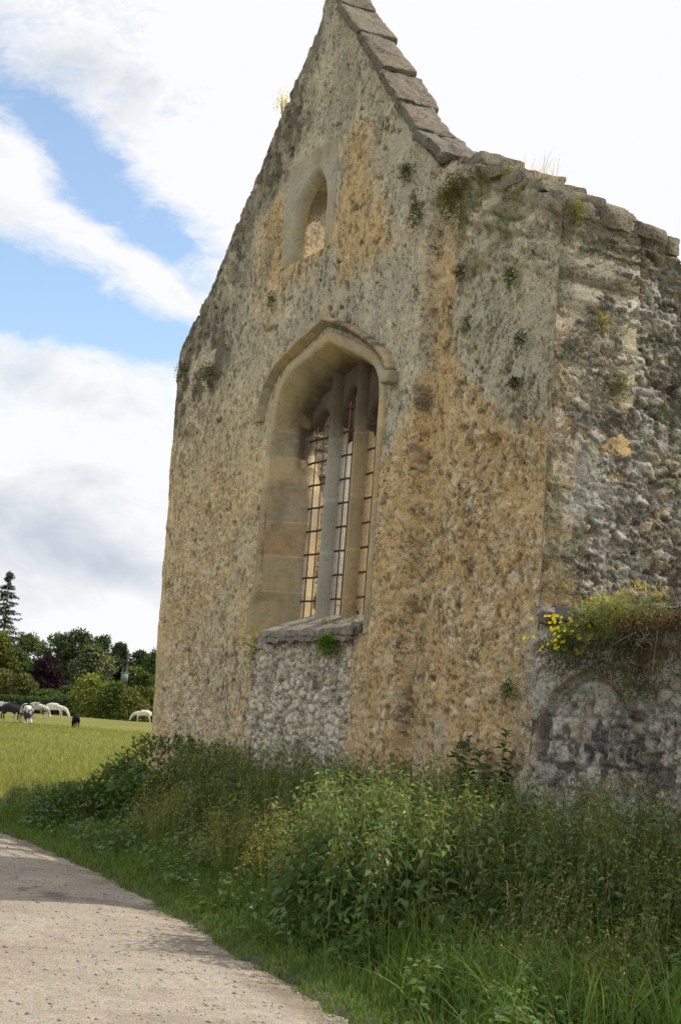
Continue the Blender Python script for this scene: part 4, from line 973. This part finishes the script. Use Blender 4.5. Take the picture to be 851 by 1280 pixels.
shrub('wild_rose_bush', 'loose bush of small leaves below the left part of the facade', 'bush',
      [(-.85, 19.3, .66, .65, .45, .52), (-.95, 18.4, .46, .75, .6, .48), (-1.1, 17.4, .36, .6, .5, .42), (-.45, 17.9, .5, .5, .5, .45)], (.055, .098, .026), .065, .032, 1500, tipcol=(.12, .15, .04))
def upright(name, label, cat, x, y, h, col, n=6, L=.10, Wd=.03, tip=None, lean=.1, lv=14, zb=None, tn=14, tsp=.004):
    zb = float(verge_h(np.array([x]), np.array([y]))[0]) if zb is None else zb
    root = thing(name, label, cat, (x, y, zb)); ps = []; sp = []
    for k in range(n):
        a_ = RNG.uniform(0, 6.28); e_ = np.array([x + math.cos(a_) * lean * h, y + math.sin(a_) * lean * h, zb + h * RNG.uniform(.7, 1)]); b_ = np.array([x, y, zb])
        md = (b_ + e_) / 2 + np.array([math.cos(a_), math.sin(a_), 0]) * .02
        sp.append(tube([b_, md, e_], [.007, .005, .003], 5))
        t_ = np.linspace(.15, 1, lv); q = b_ + (e_ - b_) * t_[:, None]; 
        for r_ in range(2):
            az = RNG.uniform(0, 6.28, lv); D = np.stack([np.cos(az), np.sin(az), RNG.uniform(0, .9, lv)], 1); ps.append(leaves(q, D, L * (1.2 - .6 * t_), Wd, gcol(lv, col)))
        if tip is not None:
            D = RNG.normal(0, 1, (tn, 3)); ps.append(leaves(e_[None] + D * tsp, D, .03, .016, gcol(tn, tip)))
    V, F, C = joinm(ps); mk('leaves', V, F, M_LEAF, root, cols=C); V, F, C = joinm(sp); mk('stem', V, F, M_STEM, root)
    return root
def ground_at(px, py, D_):
    r = ray(px, py); q = r * (D_ / r[1]); return q[0], D_, q[2] + EYE
x_, y_, z_ = ground_at(607, 918, 14.4)
upright('thistle', 'tall dark branching thistle standing against the right part of the facade', 'thistle', x_, y_, z_ - .08, (.045, .085, .04), 15, .17, .045, tip=(.05, .10, .05), lean=.17, lv=30)
x_, y_, z_ = ground_at(100, 935, 20.2)
x_, y_, z_ = ground_at(138, 940, 20.6)
upright('dock', 'thin dark dock spike rising above the bush left of the chapel corner', 'dock', x_, y_, z_, (.03, .05, .02), 2, .06, .03, lean=.02, lv=24)
x_, y_, z_ = ground_at(420, 955, 16.3)
upright('willowherb', 'leafy green plant standing before the pale patch under the window', 'willowherb', x_, y_, z_, (.06, .10, .05), 5, .09, .025, lean=.18, lv=14)
x_, y_, z_ = ground_at(515, 955, 14.9)
upright('mugwort', 'straggly plant with tan tips between nettles and facade', 'mugwort', x_, y_, z_, (.06, .09, .035), 4, .07, .02, tip=(.25, .2, .1), lean=.2, lv=12)

# ------------------------------------------------ plants rooted in the masonry
def wp(s, z, d=-.03): return FP(s, d, z)
def tuft(name, label, cat, p, r, col, n=160, L=.05, Wd=.014, hang=.3, flower=None, nf=0, group=None, out=(-.894, -.448), tall=1.0, woody=False, fs=1.0):
    p = np.array(p, float); root = thing(name, label, cat, p, group=group)
    o_ = np.array([out[0], out[1], 0.]); n = int(n * 2.6)
    D = unit(RNG.normal(0, 1, (n, 3)) + o_ * .6 + np.array([0, 0, .35])); q = p + D * RNG.uniform(.1, 1, (n, 1)) ** .6 * np.array([r * .8, r * .8, r * tall]); q[:, 2] -= hang * r * .5
    keep = ((q - p) @ o_) > -.04; q = q[keep]; D = D[keep]; n2 = len(q)
    V, F, C = leaves(q, D + RNG.normal(0, .5, (n2, 3)), L * .62 * RNG.uniform(.6, 1.3, n2), Wd * .9, gcol(n2, col)); mk('leaves', V, F, M_LEAF, root, cols=C)
    sp = [tube([p - o_ * .03, p + (q[i] - p) * .5 + [0, 0, -.01], q[i]], [.004, .003, .002], 4) for i in range(0, n2, max(1, n2 // 8))]
    V, F, C = joinm(sp); mk('stem', V, F, M_DRY if woody else M_STEM, root)
    if flower is not None:
        ps = []
        for k in range(nf):
            qq = p + np.array([RNG.normal(0, .5) * r, RNG.normal(0, .35) * r, RNG.uniform(-.5, 1.0) * r * tall]) + o_ * r * .5
            a_ = np.arange(6) * 1.05; nn = unit(np.array([RNG.normal(-.5, .5), RNG.normal(-.8, .4), .7])); t1 = unit(np.cross(nn, [0, 1., .3])); t2 = np.cross(nn, t1); Df = np.cos(a_)[:, None] * t1 + np.sin(a_)[:, None] * t2 + nn * .2; V, F, C = leaves(np.repeat(qq[None], 6, 0), Df, .024 * fs, .021 * fs, np.tile(flower, (6, 1)), droop=-.1, up=np.tile(nn, (6, 1))); mk('flower_head', V, F, M_PETAL, root, cols=C)
    return root
GW = 'small plants rooted in the chapel masonry'
DKG = (.060, .080, .030); MDG = (.07, .11, .035)
tuft('wall_plant', 'dark tuft growing just under the foot of the coping', 'wall plant', wp(-2.97, 7.54), .11, DKG, 150, group=GW)
tuft('wall_plant', 'dark hanging tuft beside the vertical seam below the kneeler', 'wall plant', wp(-2.67, 6.97), .14, DKG, 170, group=GW, tall=1.3)
tuft('wall_plant', 'largest olive bush rooted high in the wall under the broken top', 'wall plant', wp(-1.85, 6.98), .26, (.085, .095, .03), 900, .05, .013, .5, (.30, .20, .04), 26, GW, tall=1.05)
tuft('wall_plant', 'small dark withered tuft right of the ochre band', 'wall plant', wp(-1.67, 6.14), .09, (.055, .05, .03), 110, group=GW)
tuft('wall_plant', 'bright green cushion left of the right corner', 'wall plant', wp(-.73, 5.87), .10, (.07, .12, .03), 180, group=GW, tall=1.2)
tuft('wall_plant', 'thin hanging tuft below the withered one', 'wall plant', wp(-1.5, 5.55), .08, MDG, 70, group=GW, tall=1.4)
tuft('wall_plant', 'dark vertical tuft in the grey band by the corner', 'wall plant', wp(-.5, 5.22), .09, (.05, .055, .03), 100, group=GW, tall=1.3)
tuft('wall_plant', 'flat dark tuft beneath the vertical one near the corner', 'wall plant', wp(-.55, 4.84), .09, (.05, .055, .03), 110, group=GW, tall=.6)
tuft('wall_plant', 'small tuft between slit window and hood mould', 'wall plant', wp(-6.31, 6.80), .10, MDG, 110, group=GW, tall=1.4)
tuft('wall_plant', 'green ragged tuft on the blackened left shoulder', 'wall plant', wp(-8.2, 6.15), .22, (.06, .08, .03), 200, group=GW)
tuft('wall_plant', 'mossy tuft at the very left shoulder edge', 'wall plant', wp(-9.15, 6.35), .20, (.07, .08, .03), 160, group=GW)
tuft('wall_plant', 'green tuft low on the facade just above the weeds', 'wall plant', wp(-.35, 2.02), .10, MDG, 150, group=GW)
tuft('wall_plant', 'yellow flowered plant at the left end of the window sill', 'wall plant', wp(-5.93, 2.42), .24, (.13, .15, .05), 220, .05, .012, 0, (.60, .42, .03), 18, GW, tall=1.3)
tuft('wall_fern', 'bright green fern cushion hanging from the right end of the sill', 'fern', wp(-3.80, 2.46, -.12), .17, (.085, .16, .022), 420, .055, .02, .5, tall=.8)
tuft('wall_plant', 'tiny sprig on the middle of the window sill', 'wall plant', wp(-4.35, 2.70, .1), .10, (.14, .15, .05), 60, group=GW)
tuft('wall_plant', 'sprig with orange flowers at the right jamb foot', 'wall plant', wp(-3.55, 2.78, .05), .14, (.13, .13, .05), 70, .05, .01, 0, (.6, .38, .03), 7, GW, tall=1.4)
SO_ = (.448, -.894)
def sp_(b, z, d=.03): return FP(d, b, z)
tuft('wall_plant', 'yellowish tuft high on the side wall', 'wall plant', sp_(.46, 5.38), .13, (.15, .14, .05), 120, group=GW, out=SO_)
tuft('wall_plant', 'green sprawl low down the side wall', 'wall plant', sp_(.72, 4.85), .14, (.09, .10, .035), 110, group=GW, out=SO_)
tuft('wall_plant', 'mossy tuft on the top of the right corner', 'wall plant', sp_(.12, 6.36), .13, (.12, .13, .03), 200, .03, .012, group=GW, out=SO_)
tuft('wall_plant', 'moss clump on the broken top left of the corner', 'wall plant', wp(-1.05, 6.99, .1), .13, (.12, .13, .03), 160, .03, .012, group=GW)
tuft('wall_plant', 'pale dry tuft on the side wall above the ledge', 'wall plant', sp_(.16, 2.92), .20, (.20, .17, .08), 200, .07, .008, group=GW, out=SO_, tall=1.3)
# tall flowering plant leaning out from the left slope of the gable
upg = upright('wallflower', 'yellow flowering plant silhouetted against the sky on the left gable slope', 'wallflower', *FP(-6.80, .2, 9.14)[:2], .62, (.15, .17, .08), 13, .05, .010, tip=(.50, .45, .16), lean=.20, lv=12, zb=9.12, tn=34, tsp=.045)
upright('wallflower', 'small sprig on the left gable slope below the flowering plant', 'wallflower', *FP(-7.12, .2, 8.75)[:2], .28, (.16, .15, .08), 5, .03, .008, lean=.3, lv=6, zb=8.75)
# thin dry grasses on the skyline
for lab, s_, h_ in (('tall dry grass stalks on the skyline left of the corner', -.45, .55), ('short dry grass tuft on the broken skyline further left', -1.15, .22), ('faint dry stalks between the skyline tufts', -.8, .35)):
    zt_ = float(ztop(np.array([s_]))[0]); root = thing('dry_grass', lab, 'grass tuft', FP(s_, .2, zt_), group='dry grass tufts on the wall top'); n = 9 if h_ > .5 else 24
    P_ = FP(s_ + RNG.normal(0, .06 if h_ > .5 else .12, n), .2 + 0 * RNG.normal(0, 1, n), zt_ + .0); ln = RNG.normal(.05, .16, (n, 2)) * h_
    V, F, C = blades(P_, h_ * RNG.uniform(.5, 1, n), ln, .006, gcol(n, (.38, .31, .18)), 3); mk('blades', V, F, M_GRASS, root, cols=C)
# overgrowth of the low wall
tuft('ragwort', 'bright yellow ragwort in flower at the left end of the low wall top', 'ragwort', wp(.70, 2.42, -.14), .21, (.09, .14, .06), 520, .055, .014, .3, (.86, .68, .02), 70, tall=.95, fs=.85)
OG = 'weeds overhanging the low wall'
def hangweed(label, s_, z_, w_, up, down, col, n, L=.07, Wd=.012, tip=None):
    p = wp(s_, z_, .05); root = thing('overhanging_weed', label, 'weed', p, group=OG)
    a_ = RNG.uniform(-1, 1, n); u_ = RNG.uniform(0, 1, n)
    q = FP(s_ + a_ * w_, -.05 - .22 * RNG.uniform(0, 1, n), z_ + (up * u_ ** 1.3) * (1 - .4 * a_ ** 2)) ; m_ = RNG.uniform(0, 1, n) < .45
    q[m_, 2] = z_ - down * u_[m_] * (1 - .5 * a_[m_] ** 2)
    D = RNG.normal(0, .6, (n, 3)) + np.array([-.4, -.3, .4]); cc = gcol(n, col)
    if tip is not None: k = u_ > .6; cc[k & ~m_] = gcol(int((k & ~m_).sum()), tip)
    V, F, C = leaves(q, D, L * RNG.uniform(.5, 1.4, n), Wd, cc); mk('leaves', V, F, M_LEAF, root, cols=C)
    st_ = []
    for k in range(0, n, max(1, n // 26)): st_.append(tube([p + (q[k] - p) * [.8, .8, 0], p + (q[k] - p) * [.9, .9, .6], q[k]], [.004, .003, .002], 4))
    V, F, C = joinm(st_); mk('stem', V, F, M_DRY, root)
    return root
hangweed('dense bright yellow green weed spilling over the middle of the low wall', 1.12, 2.60, .28, .18, .24, (.11, .15, .035), 1000, .06, .010, tip=(.22, .23, .055))
hangweed('tall straw tipped weed on the right part of the low wall top', 1.60, 2.66, .34, .20, .16, (.13, .15, .045), 800, .06, .009, tip=(.26, .24, .08))
hangweed('dull green weed trailing below the ragwort', .62, 2.36, .22, .08, .26, (.09, .10, .04), 900, .05)
hangweed('brown withered mat of trailing growth at the right of the low wall', 1.85, 2.48, .42, .15, .45, (.085, .062, .035), 1700, .05, .012)
hangweed('dark shaded trailing growth under the straw tipped weed', 1.30, 2.36, .35, .06, .28, (.05, .06, .025), 1100, .05, .012)
hangweed('small green weed on the face of the low wall near the right edge', 1.62, 2.05, .12, .08, .12, (.07, .11, .035), 280, .05, .014)
# bare dry twigs sprawling from the mat
root = thing('dead_twigs', 'pale bare dead twigs sprawling over the brown growth on the low wall', 'twigs', wp(1.75, 2.45)); st_ = []
for k in range(26):
    b_ = wp(1.55 + RNG.uniform(0, .35), 2.40 + RNG.uniform(-.05, .12), -.22); e_ = b_ + FP(0, 0, 0) * 0 + np.array([RNG.normal(.05, .09), RNG.normal(-.05, .06), RNG.normal(-.04, .07)]) * 1.3
    st_.append(tube([b_, (b_ + e_) / 2 + RNG.normal(0, .02, 3), e_], [.003, .0025, .0015], 4))
V, F, C = joinm(st_); mk('twigs', V, F, plain('bleached_twig', (.24, .20, .16), .9, .2), root)

# ------------------------------------------------ loose stones on the path
n = 3200; y = RNG.uniform(7.9, 20, n); wv = np.abs(RNG.normal(0, 1, n)) ** 1.0 * 2.0; wv = np.minimum(wv, 4.6) ; x = edge_x(y) - wv
rr = RNG.uniform(.003, .010, n) * RNG.choice([1, 1, 1, 1.9], n)
oc = np.array([(1, 0, 0), (0, 1, 0), (-1, 0, 0), (0, -1, 0), (0, 0, .7), (0, 0, -.5)], float)
V = (oc[None] * rr[:, None, None] * RNG.uniform(.7, 1.3, (n, 6, 1))) ; P_ = pathfn(y, wv); V = (V + P_[:, None, :] + [0, 0, .002]).reshape(-1, 3)
fo = np.array([(0, 1, 4), (1, 2, 4), (2, 3, 4), (3, 0, 4), (1, 0, 5), (2, 1, 5), (3, 2, 5), (0, 3, 5)]); F = (np.arange(n)[:, None, None] * 6 + fo[None]).reshape(-1, 3)
m, t, p, o = mat('pebble'); at = t.node('ShaderNodeAttribute', attribute_name='Col').outputs['Color']; t.link(at, p.inputs['Base Color']); p.inputs['Roughness'].default_value = .85
cb = np.array([(.34, .29, .22), (.24, .22, .19), (.44, .39, .32), (.29, .29, .29)])[RNG.integers(0, 4, n)]
tag(mk('pebbles', V, F, m, cols=np.repeat(cb, 6, 0), smooth=True), 'loose grit and small stones scattered on the pale path', 'gravel', kind='stuff')

# ------------------------------------------------ pasture grass (near part) : short tufts
x, y = scatter(420000, -26, -1.5, 19.5, 110, lambda x, y: ((wall_gap(x, y) < 0) | (y > 20)) * ((x < -2.6) | (y > 24)) * (x > -.30 * y) * (.12 + .88 * ss(60, 20, y)) * (x < -.04 * y) * ((x - edge_x(y) > .1) | (y > 25)))
n = len(x); H = RNG.uniform(.06, .20, n) * (1 + .8 * (fbm(x * .8, y * .8, 3, 551) - .4)); 
V, F, C = blades(np.stack([x, y, 0 * x - .03], 1), H, RNG.normal(0, .04, (n, 2)), .006 + .0005 * y, gcol(n, (.10, .14, .036)), 2, gcol(n, (.17, .175, .062)) * (.8 + .5 * fbm(x * .25, y * .12, 3, 552))[:, None])
tag(mk('pasture_grass', V, F, M_GRASS, cols=C), 'sunlit tufty pasture grass beyond the end of the path', 'grass', kind='stuff')

# ================================================================== FAR: trees, hedge, pole, cattle
def at_px(px, py, D_):
    r = ray(px, py); q = r * (D_ / r[1]); return np.array([q[0], D_, q[2] + EYE])
def tree(name, label, cat, px, ptop, D_, wpx, col, base=0, shape=.5, lf=.42, n=3800, col2=None, light=1.0, group='trees beyond the pasture', weep=0):
    top = at_px(px, ptop, D_); h = top[2] - base; rx = wpx / FPX * D_ / 2; loc = np.array([top[0], D_, base]); root = thing(name, label, cat, loc, group=group)
    cb_ = base + h * (.10 if h > 6 else .0); ch = h + base - cb_
    ncl = int(46 + rx * 9); u_ = RNG.uniform(0, 1, ncl); th = RNG.uniform(0, 6.28, ncl)
    prof = np.sqrt(np.clip(1 - np.abs(2 * (u_ * .96) - 2 * shape) ** 2.2 / max(shape, 1 - shape) ** 2.2 / 4 * 1.0, .05, 1)); prof = np.where(u_ > .92, prof * .75, prof)
    rr = rx * 1.12 * prof * RNG.uniform(.3, 1.0, ncl); cx = loc[0] + rr * np.cos(th); cy = D_ + rr * np.sin(th) * .9; cz = cb_ + ch * u_ * .93
    cr_ = RNG.uniform(.16, .34, ncl) * rx * (1.15 - .35 * u_) + .5
    tint = RNG.uniform(.7, 1.3, ncl) * light; mixv = RNG.uniform(0, 1, ncl)
    k = RNG.integers(0, ncl, n); D = unit(RNG.normal(0, 1, (n, 3))); rad = RNG.uniform(.5, 1.08, n)
    q = np.stack([cx[k], cy[k], cz[k]], 1) + D * (cr_[k] * rad)[:, None] * np.array([1, 1, .75]); q[:, 2] = np.minimum(q[:, 2], top[2] + RNG.normal(0, .12, n)); q = np.where(q[:, 2:3] < base + .1, q * [1, 1, 0] + [0, 0, base + .2], q)
    dd = D + RNG.normal(0, .5, (n, 3)); dd[:, 2] -= weep
    cc = gcol(n, col, .25, .3) * 1.22 * tint[k][:, None]
    if col2 is not None: mm = mixv[k] < .4; cc[mm] = gcol(int(mm.sum()), col2)
    V, F, C = leaves(q, dd, lf * RNG.uniform(.6, 1.3, n), lf * .62, cc, droop=.2, up=D + .2); mk('crown', V, F, M_TREE, root, cols=C)
    pt = [tube([loc, loc + [0, 0, h * .45], loc + [.2, 0, h * .8]], [.05 * h ** .7, .035 * h ** .7, .05], 7)]
    for j in range(5):
        i_ = RNG.integers(0, ncl); a_ = loc + [0, 0, h * RNG.uniform(.25, .55)]; e_ = np.array([cx[i_], cy[i_], cz[i_]]); pt.append(tube([a_, (a_ + e_) / 2 + [0, 0, -.1], e_], [.08, .06, .03], 5))
    V, F, C = joinm(pt); mk('trunk', V, F, M_BARK, root); return root
def spruce(name, label, px, ptop, D_, wpx, col, lf=.3):
    top = at_px(px, ptop, D_); h = top[2]; rx = wpx / FPX * D_ / 2; loc = np.array([top[0], D_, 0.]); root = thing(name, label, 'spruce', loc, group='trees beyond the pasture')
    ps = []; nl = 25
    for i in range(nl):
        u_ = (i + RNG.uniform(-.3, .3)) / nl; u_ = max(u_, .01); zc = h * (.985 - .88 * u_); L0 = rx * (.10 + .95 * u_ ** .9)
        for j in range(6):
            if RNG.uniform() < .22: continue
            a_ = j * 1.05 + i * 1.9 + RNG.normal(0, .25); LL = L0 * RNG.uniform(.55, 1.3); m_ = int(8 + 26 * LL / rx); t_ = np.linspace(.02, 1, m_); zo = RNG.normal(0, .25)
            q = np.stack([loc[0] + np.cos(a_) * LL * t_, D_ + np.sin(a_) * LL * t_, zc + zo + .12 * LL * t_ - .45 * LL * t_ ** 2 + .30 * LL * t_ ** 3], 1)
            for r_ in range(4):
                sd = RNG.choice([-1, 1], m_) * RNG.uniform(.3, 1.2, m_); D = np.stack([np.cos(a_ + sd), np.sin(a_ + sd), RNG.uniform(-1.1, .1, m_)], 1)
                ps.append(leaves(q + RNG.normal(0, .08, (m_, 3)), D, lf * RNG.uniform(.8, 1.9, m_) * (1.25 - .55 * t_), lf * .55, gcol(m_, col)))
    D = np.tile([0, 0, 1.], (4, 1)) + RNG.normal(0, .2, (4, 3)); ps.append(leaves(np.repeat(top[None] - [0, 0, .5], 4, 0), D, .6, .12, gcol(4, col)))
    V, F, C = joinm(ps); mk('crown', V, F, M_TREE, root, cols=C)
    V, F, C = tube([loc, loc + [0, 0, h * .6], loc + [0, 0, h * .97]], [.22, .13, .04], 7); mk('trunk', V, F, M_BARK, root)
SPC = (.040, .062, .034)
spruce('spruce_tree', 'tall spire shaped spruce rising above the other trees at the left', 13, 713, 230, 74, SPC)
spruce('spruce_tree', 'second spruce cut by the left edge of the photo, behind the tall one', -7, 735, 236, 70, SPC)
T = [
 ('oak_tree', 'dark tree filling the skyline between spruce and purple tree', 36, 792, 250, 52, (.040, .062, .022), (.05, .08, .025)),
 ('oak_tree', 'broad mid green tree left of the tallest dark crown', 73, 793, 246, 50, (.045, .072, .026), (.034, .056, .022)),
 ('oak_tree', 'tallest dark rounded crown in the middle of the tree belt', 100, 784, 244, 50, (.026, .047, .020), None),
 ('oak_tree', 'dark spreading crown right of the tallest one', 128, 792, 248, 44, (.024, .044, .019), None),
 ('pine_tree', 'small dark pine crown above the pole', 153, 803, 252, 26, (.022, .042, .020), None),
 ('oak_tree', 'low dark crown between pine and chapel corner', 176, 813, 250, 36, (.028, .050, .018), None),
 ('oak_tree', 'dark crown half hidden by the chapel corner', 198, 812, 246, 34, (.030, .054, .018), None),
 ('ash_tree', 'yellow green tree at the left edge below the spruces', 0, 790, 212, 44, (.070, .085, .022), (.045, .065, .02)),
 ('ash_tree', 'mid green tree just right of the left edge tree', 24, 812, 216, 34, (.045, .075, .022), None),
 ('willow_tree', 'grey green weeping tree in front of the dark crowns', 119, 806, 222, 44, (.075, .095, .048), (.055, .075, .035)),
 ('ash_tree', 'light green tree in front of the low crowns near the chapel', 172, 832, 214, 38, (.060, .085, .024), (.045, .07, .02)),
 ('copper_beech', 'dark purple leaved tree behind the hedge', 58, 822, 214, 38, (.020, .011, .016), None),
]
for nm, lab, px, pt_, D_, wx, col, col2 in T:
    tree(nm, lab, nm.replace('_', ' '), px, pt_, D_, wx, col, n=9000, col2=col2, weep=.8 if nm == 'willow_tree' else 0)
B = [
 ('hawthorn_bush', 'dull green round bush at the left edge under the ash tree', 8, 838, 206, 34, (.060, .072, .022)),
 ('hawthorn_bush', 'olive bush left of the purple tree', 32, 842, 204, 28, (.052, .066, .020)),
 ('hawthorn_bush', 'low dark bush under the purple tree', 62, 864, 206, 40, (.045, .075, .022)),
 ('hawthorn_bush', 'darker bush right of the purple tree', 86, 858, 208, 26, (.034, .058, .020)),
 ('hazel_bush', 'bright yellow green rounded bush in the centre of the hedge line', 116, 842, 200, 44, (.085, .115, .026)),
 ('hazel_bush', 'dark green bush right of the bright one', 146, 853, 198, 36, (.048, .078, .020)),
 ('hazel_bush', 'yellowish bush sloping down to the right of the dark one', 168, 862, 196, 30, (.070, .090, .024)),
 ('hazel_bush', 'bush beside the chapel corner at the end of the hedge line', 190, 862, 202, 28, (.060, .085, .024)),
]
for nm, lab, px, pt_, D_, wx, col in B:
    tree(nm, lab, 'bush', px, pt_, D_, wx, col, n=3200, lf=.36, shape=.35, group='bushes along the far side of the pasture')
# clipped-looking hedge run at the field edge, left
def hedge(name, label, p0, p1, D_, col):
    a_ = at_px(*p0, D_); b_ = at_px(*p1, D_); n = 6000; u_ = RNG.uniform(0, 1, n); hh = (a_[2] + (b_[2] - a_[2]) * u_)
    hh = hh * (.88 + .2 * fbm(u_ * 14, u_ * 0, 3, 561)); zz = hh * RNG.uniform(0, 1, n) ** .6
    q = np.stack([a_[0] + (b_[0] - a_[0]) * u_, D_ + RNG.normal(0, .7, n), zz + .05], 1); root = thing(name, label, 'hedge', (float((a_[0] + b_[0]) / 2), D_, 0.))
    V, F, C = leaves(q, RNG.normal(0, 1, (n, 3)), .32, .2, gcol(n, col)); mk('foliage', V, F, M_TREE, root, cols=C)
    st_ = [tube([[a_[0] + (b_[0] - a_[0]) * k / 12, D_, 0], [a_[0] + (b_[0] - a_[0]) * k / 12 + .2, D_, 1.4]], .05, 5) for k in range(13)]
    V, F, C = joinm(st_); mk('stem', V, F, M_BARK, root)
hedge('hedge', 'low dark green hedge behind the grazing cattle', (-20, 868), (88, 874), 200, (.034, .062, .024))
hedge('hedge', 'shaggy bank of scrub at the field edge right of the white cow', (84, 878), (200, 884), 210, (.050, .075, .022))
# understorey thicket so that no gaps open beneath the belt
hedge('thicket', 'shaded thicket under the tree belt', (-60, 820), (260, 838), 256, (.026, .042, .016))
# pole with transformer
base_ = at_px(156.5, 860, 209); tp_ = at_px(158, 812, 209); root = thing('utility_pole', 'wooden utility pole carrying a grey transformer box among the trees', 'utility pole', (base_[0], 209., 0.))
x0_ = base_[0]; V, F, C = tube([[x0_, 209, 0], [x0_, 209, tp_[2]]], [.17, .12], 8); mk('pole', V, F, M_POLE, root)
def boxm(cx, cy, cz, sx, sy, sz, name, m_, parent):
    bm_ = np.array([(a, b, c) for a in (-.5, .5) for b in (-.5, .5) for c in (-.5, .5)]) * [sx, sy, sz] + [cx, cy, cz]
    return mk(name, bm_, np.array([(0, 1, 3, 2), (4, 6, 7, 5), (0, 4, 5, 1), (2, 3, 7, 6), (0, 2, 6, 4), (1, 5, 7, 3)]), m_, parent)
zb_ = at_px(156, 847, 209)[2]; bx_ = boxm(x0_ - .15, 208.7, zb_, .85, .6, 1.1, 'transformer', M_BOX, root); boxm(x0_ - .15, 208.7, zb_ + .58, 1.0, .7, .1, 'lid', M_BOX, bx_)
for k in (0, 1): V, F, C = tube([[x0_ - .45 + .5 * k, 208.6, zb_ + .6], [x0_ - .45 + .5 * k, 208.6, zb_ + .95]], [.07, .04], 6); mk('insulator', V, F, M_BOX, bx_)
za_ = at_px(157, 827, 209)[2]; boxm(x0_, 208.85, za_, 1.5, .14, .16, 'crossarm', M_POLE, root)

# cattle: one continuous skin each
def coat(name, a, b, thr, scale=3.0):
    m, t, p, o = mat(name); tc = t.node('ShaderNodeTexCoord').outputs['Object']
    n_ = t.noise(tc, scale, 3, .6, .3); f = t.ramp(n_, ((thr - .03, 0.), (thr + .03, 1.)))
    c = t.mix(f, a, b); c = t.mix(1.0, c, t.ramp(t.noise(tc, 30, 2), ((.3, .85), (.7, 1.1))), 'MULTIPLY')
    t.link(c, p.inputs['Base Color']); p.inputs['Roughness'].default_value = 1; p.inputs['Specular IOR Level'].default_value = .1; return m
def cow(name, label, px, pfeet, D_, heading, coat_, scale=1.0, graze=True, cat='cow', head_up=False):
    g_ = at_px(px, pfeet, D_); loc = np.array([g_[0], D_, -.03]); root = thing(name, label, cat, loc, rz=heading, group='cattle grazing in the pasture')
    vs = []; es = []; rad = []
    def v(x, y, z, r, ry=None): vs.append((x * scale, y * scale, z * scale)); rad.append((r * scale, (ry or r) * scale)); return len(vs) - 1
    def e(a, b): es.append((a, b))
    hip = v(-.75, 0, 1.10, .27, .30); mid = v(-.15, 0, 1.02, .36, .36); sh = v(.50, 0, 1.08, .31, .33); rump = v(-.98, 0, 1.10, .16); e(hip, mid); e(mid, sh); e(hip, rump)
    if graze: nk = v(.95, 0, .92, .19, .22); nk2 = v(1.20, 0, .62, .14); hd = v(1.30, .0, .38, .13); mz = v(1.40, 0, .13, .085)
    else: nk = v(.92, 0, 1.28, .19); nk2 = v(1.15, 0, 1.42, .14); hd = v(1.34, 0, 1.38, .13); mz = v(1.58, 0, 1.22, .085)
    e(sh, nk); e(nk, nk2); e(nk2, hd); e(hd, mz)
    for sgn in (-1, 1):
        a = v(.50, sgn * .20, .80, .12); b = v(.54, sgn * .21, .45, .065); c = v(.52, sgn * .21, .22, .048); d = v(.55, sgn * .21, .05, .06); e(sh, a); e(a, b); e(b, c); e(c, d)
        a = v(-.74, sgn * .21, .82, .16); b = v(-.66, sgn * .22, .58, .09); c = v(-.84, sgn * .22, .42, .055); d = v(-.80, sgn * .22, .05, .06); e(hip, a); e(a, b); e(b, c); e(c, d)
    me = bpy.data.meshes.new('body'); me.from_pydata(vs, es, []); me.materials.append(coat_)
    o = link(bpy.data.objects.new('body', me)); o.parent = root
    sk = o.modifiers.new('skin', 'SKIN'); o.modifiers.new('sub', 'SUBSURF').levels = 2; o.modifiers['sub'].render_levels = 2
    if not me.skin_vertices: bpy.context.view_layer.objects.active = o
    lay = me.skin_vertices[0] if me.skin_vertices else None
    if lay:
        for i, (a, b) in enumerate(rad): lay.data[i].radius = (a, b); lay.data[i].use_root = (i == 1)
    mk2 = lambda nm, pts, r_: mk(nm, *(lambda t_: (np.array(t_[0]), t_[1]))(tube(np.array(pts) * scale, np.array(r_) * scale, 6)), coat_, root, local=True)
    mk2('tail', [(-1.10, 0, 1.20), (-1.20, 0, .95), (-1.18, .02, .5), (-1.16, .02, .35)], [.03, .025, .02, .045])
    hx, hz = (1.24, .52) if graze else (1.28, 1.48)
    for sgn in (-1, 1): mk2('ear', [(hx, sgn * .10, hz), (hx - .03, sgn * .20, hz + .03), (hx - .03, sgn * .27, hz)], [.02, .05, .012])
    return root
CW = coat('white_coat', (.72, .68, .60), (.62, .57, .48), .5); CB = coat('black_coat', (.012, .011, .012), (.02, .018, .018), .5)
CS = coat('speckled_coat', (.06, .055, .055), (.62, .58, .52), .50, 2.2); CG = coat('roan_coat', (.30, .25, .21), (.60, .54, .46), .48, 2.0); CD = coat('dark_pied_coat', (.035, .033, .038), (.45, .42, .42), .58, 1.6)
cow('cow', 'dark cow with pale flank patch cut by the left edge of the photo', 8, 903, 107, math.radians(12), CD)
cow('cow', 'black cow behind the pied one at the left edge', 16, 899, 122, math.radians(35), CB)
cow('cow', 'black and white speckled cow seen from the front, head down', 33, 905, 105, math.radians(-68), CS, 1.0)
cow('cow', 'white cow partly hidden behind the speckled one', 32, 897, 140, math.radians(100), CW, .95)
cow('cow', 'greyish roan cow standing between speckled and white cows', 47, 895, 148, math.radians(-28), CG, 1.05)
cow('cow', 'white cow side on grazing with its head to the right', 69, 897, 165, math.radians(-8), CW, 1.08)
cow('calf', 'small black calf grazing alone, seen from behind', 94, 909, 106, math.radians(110), CB, .62, cat='calf')
cow('cow', 'white cow grazing next to the chapel corner, head to the left', 178, 902, 186, math.radians(185), CW, 1.05)
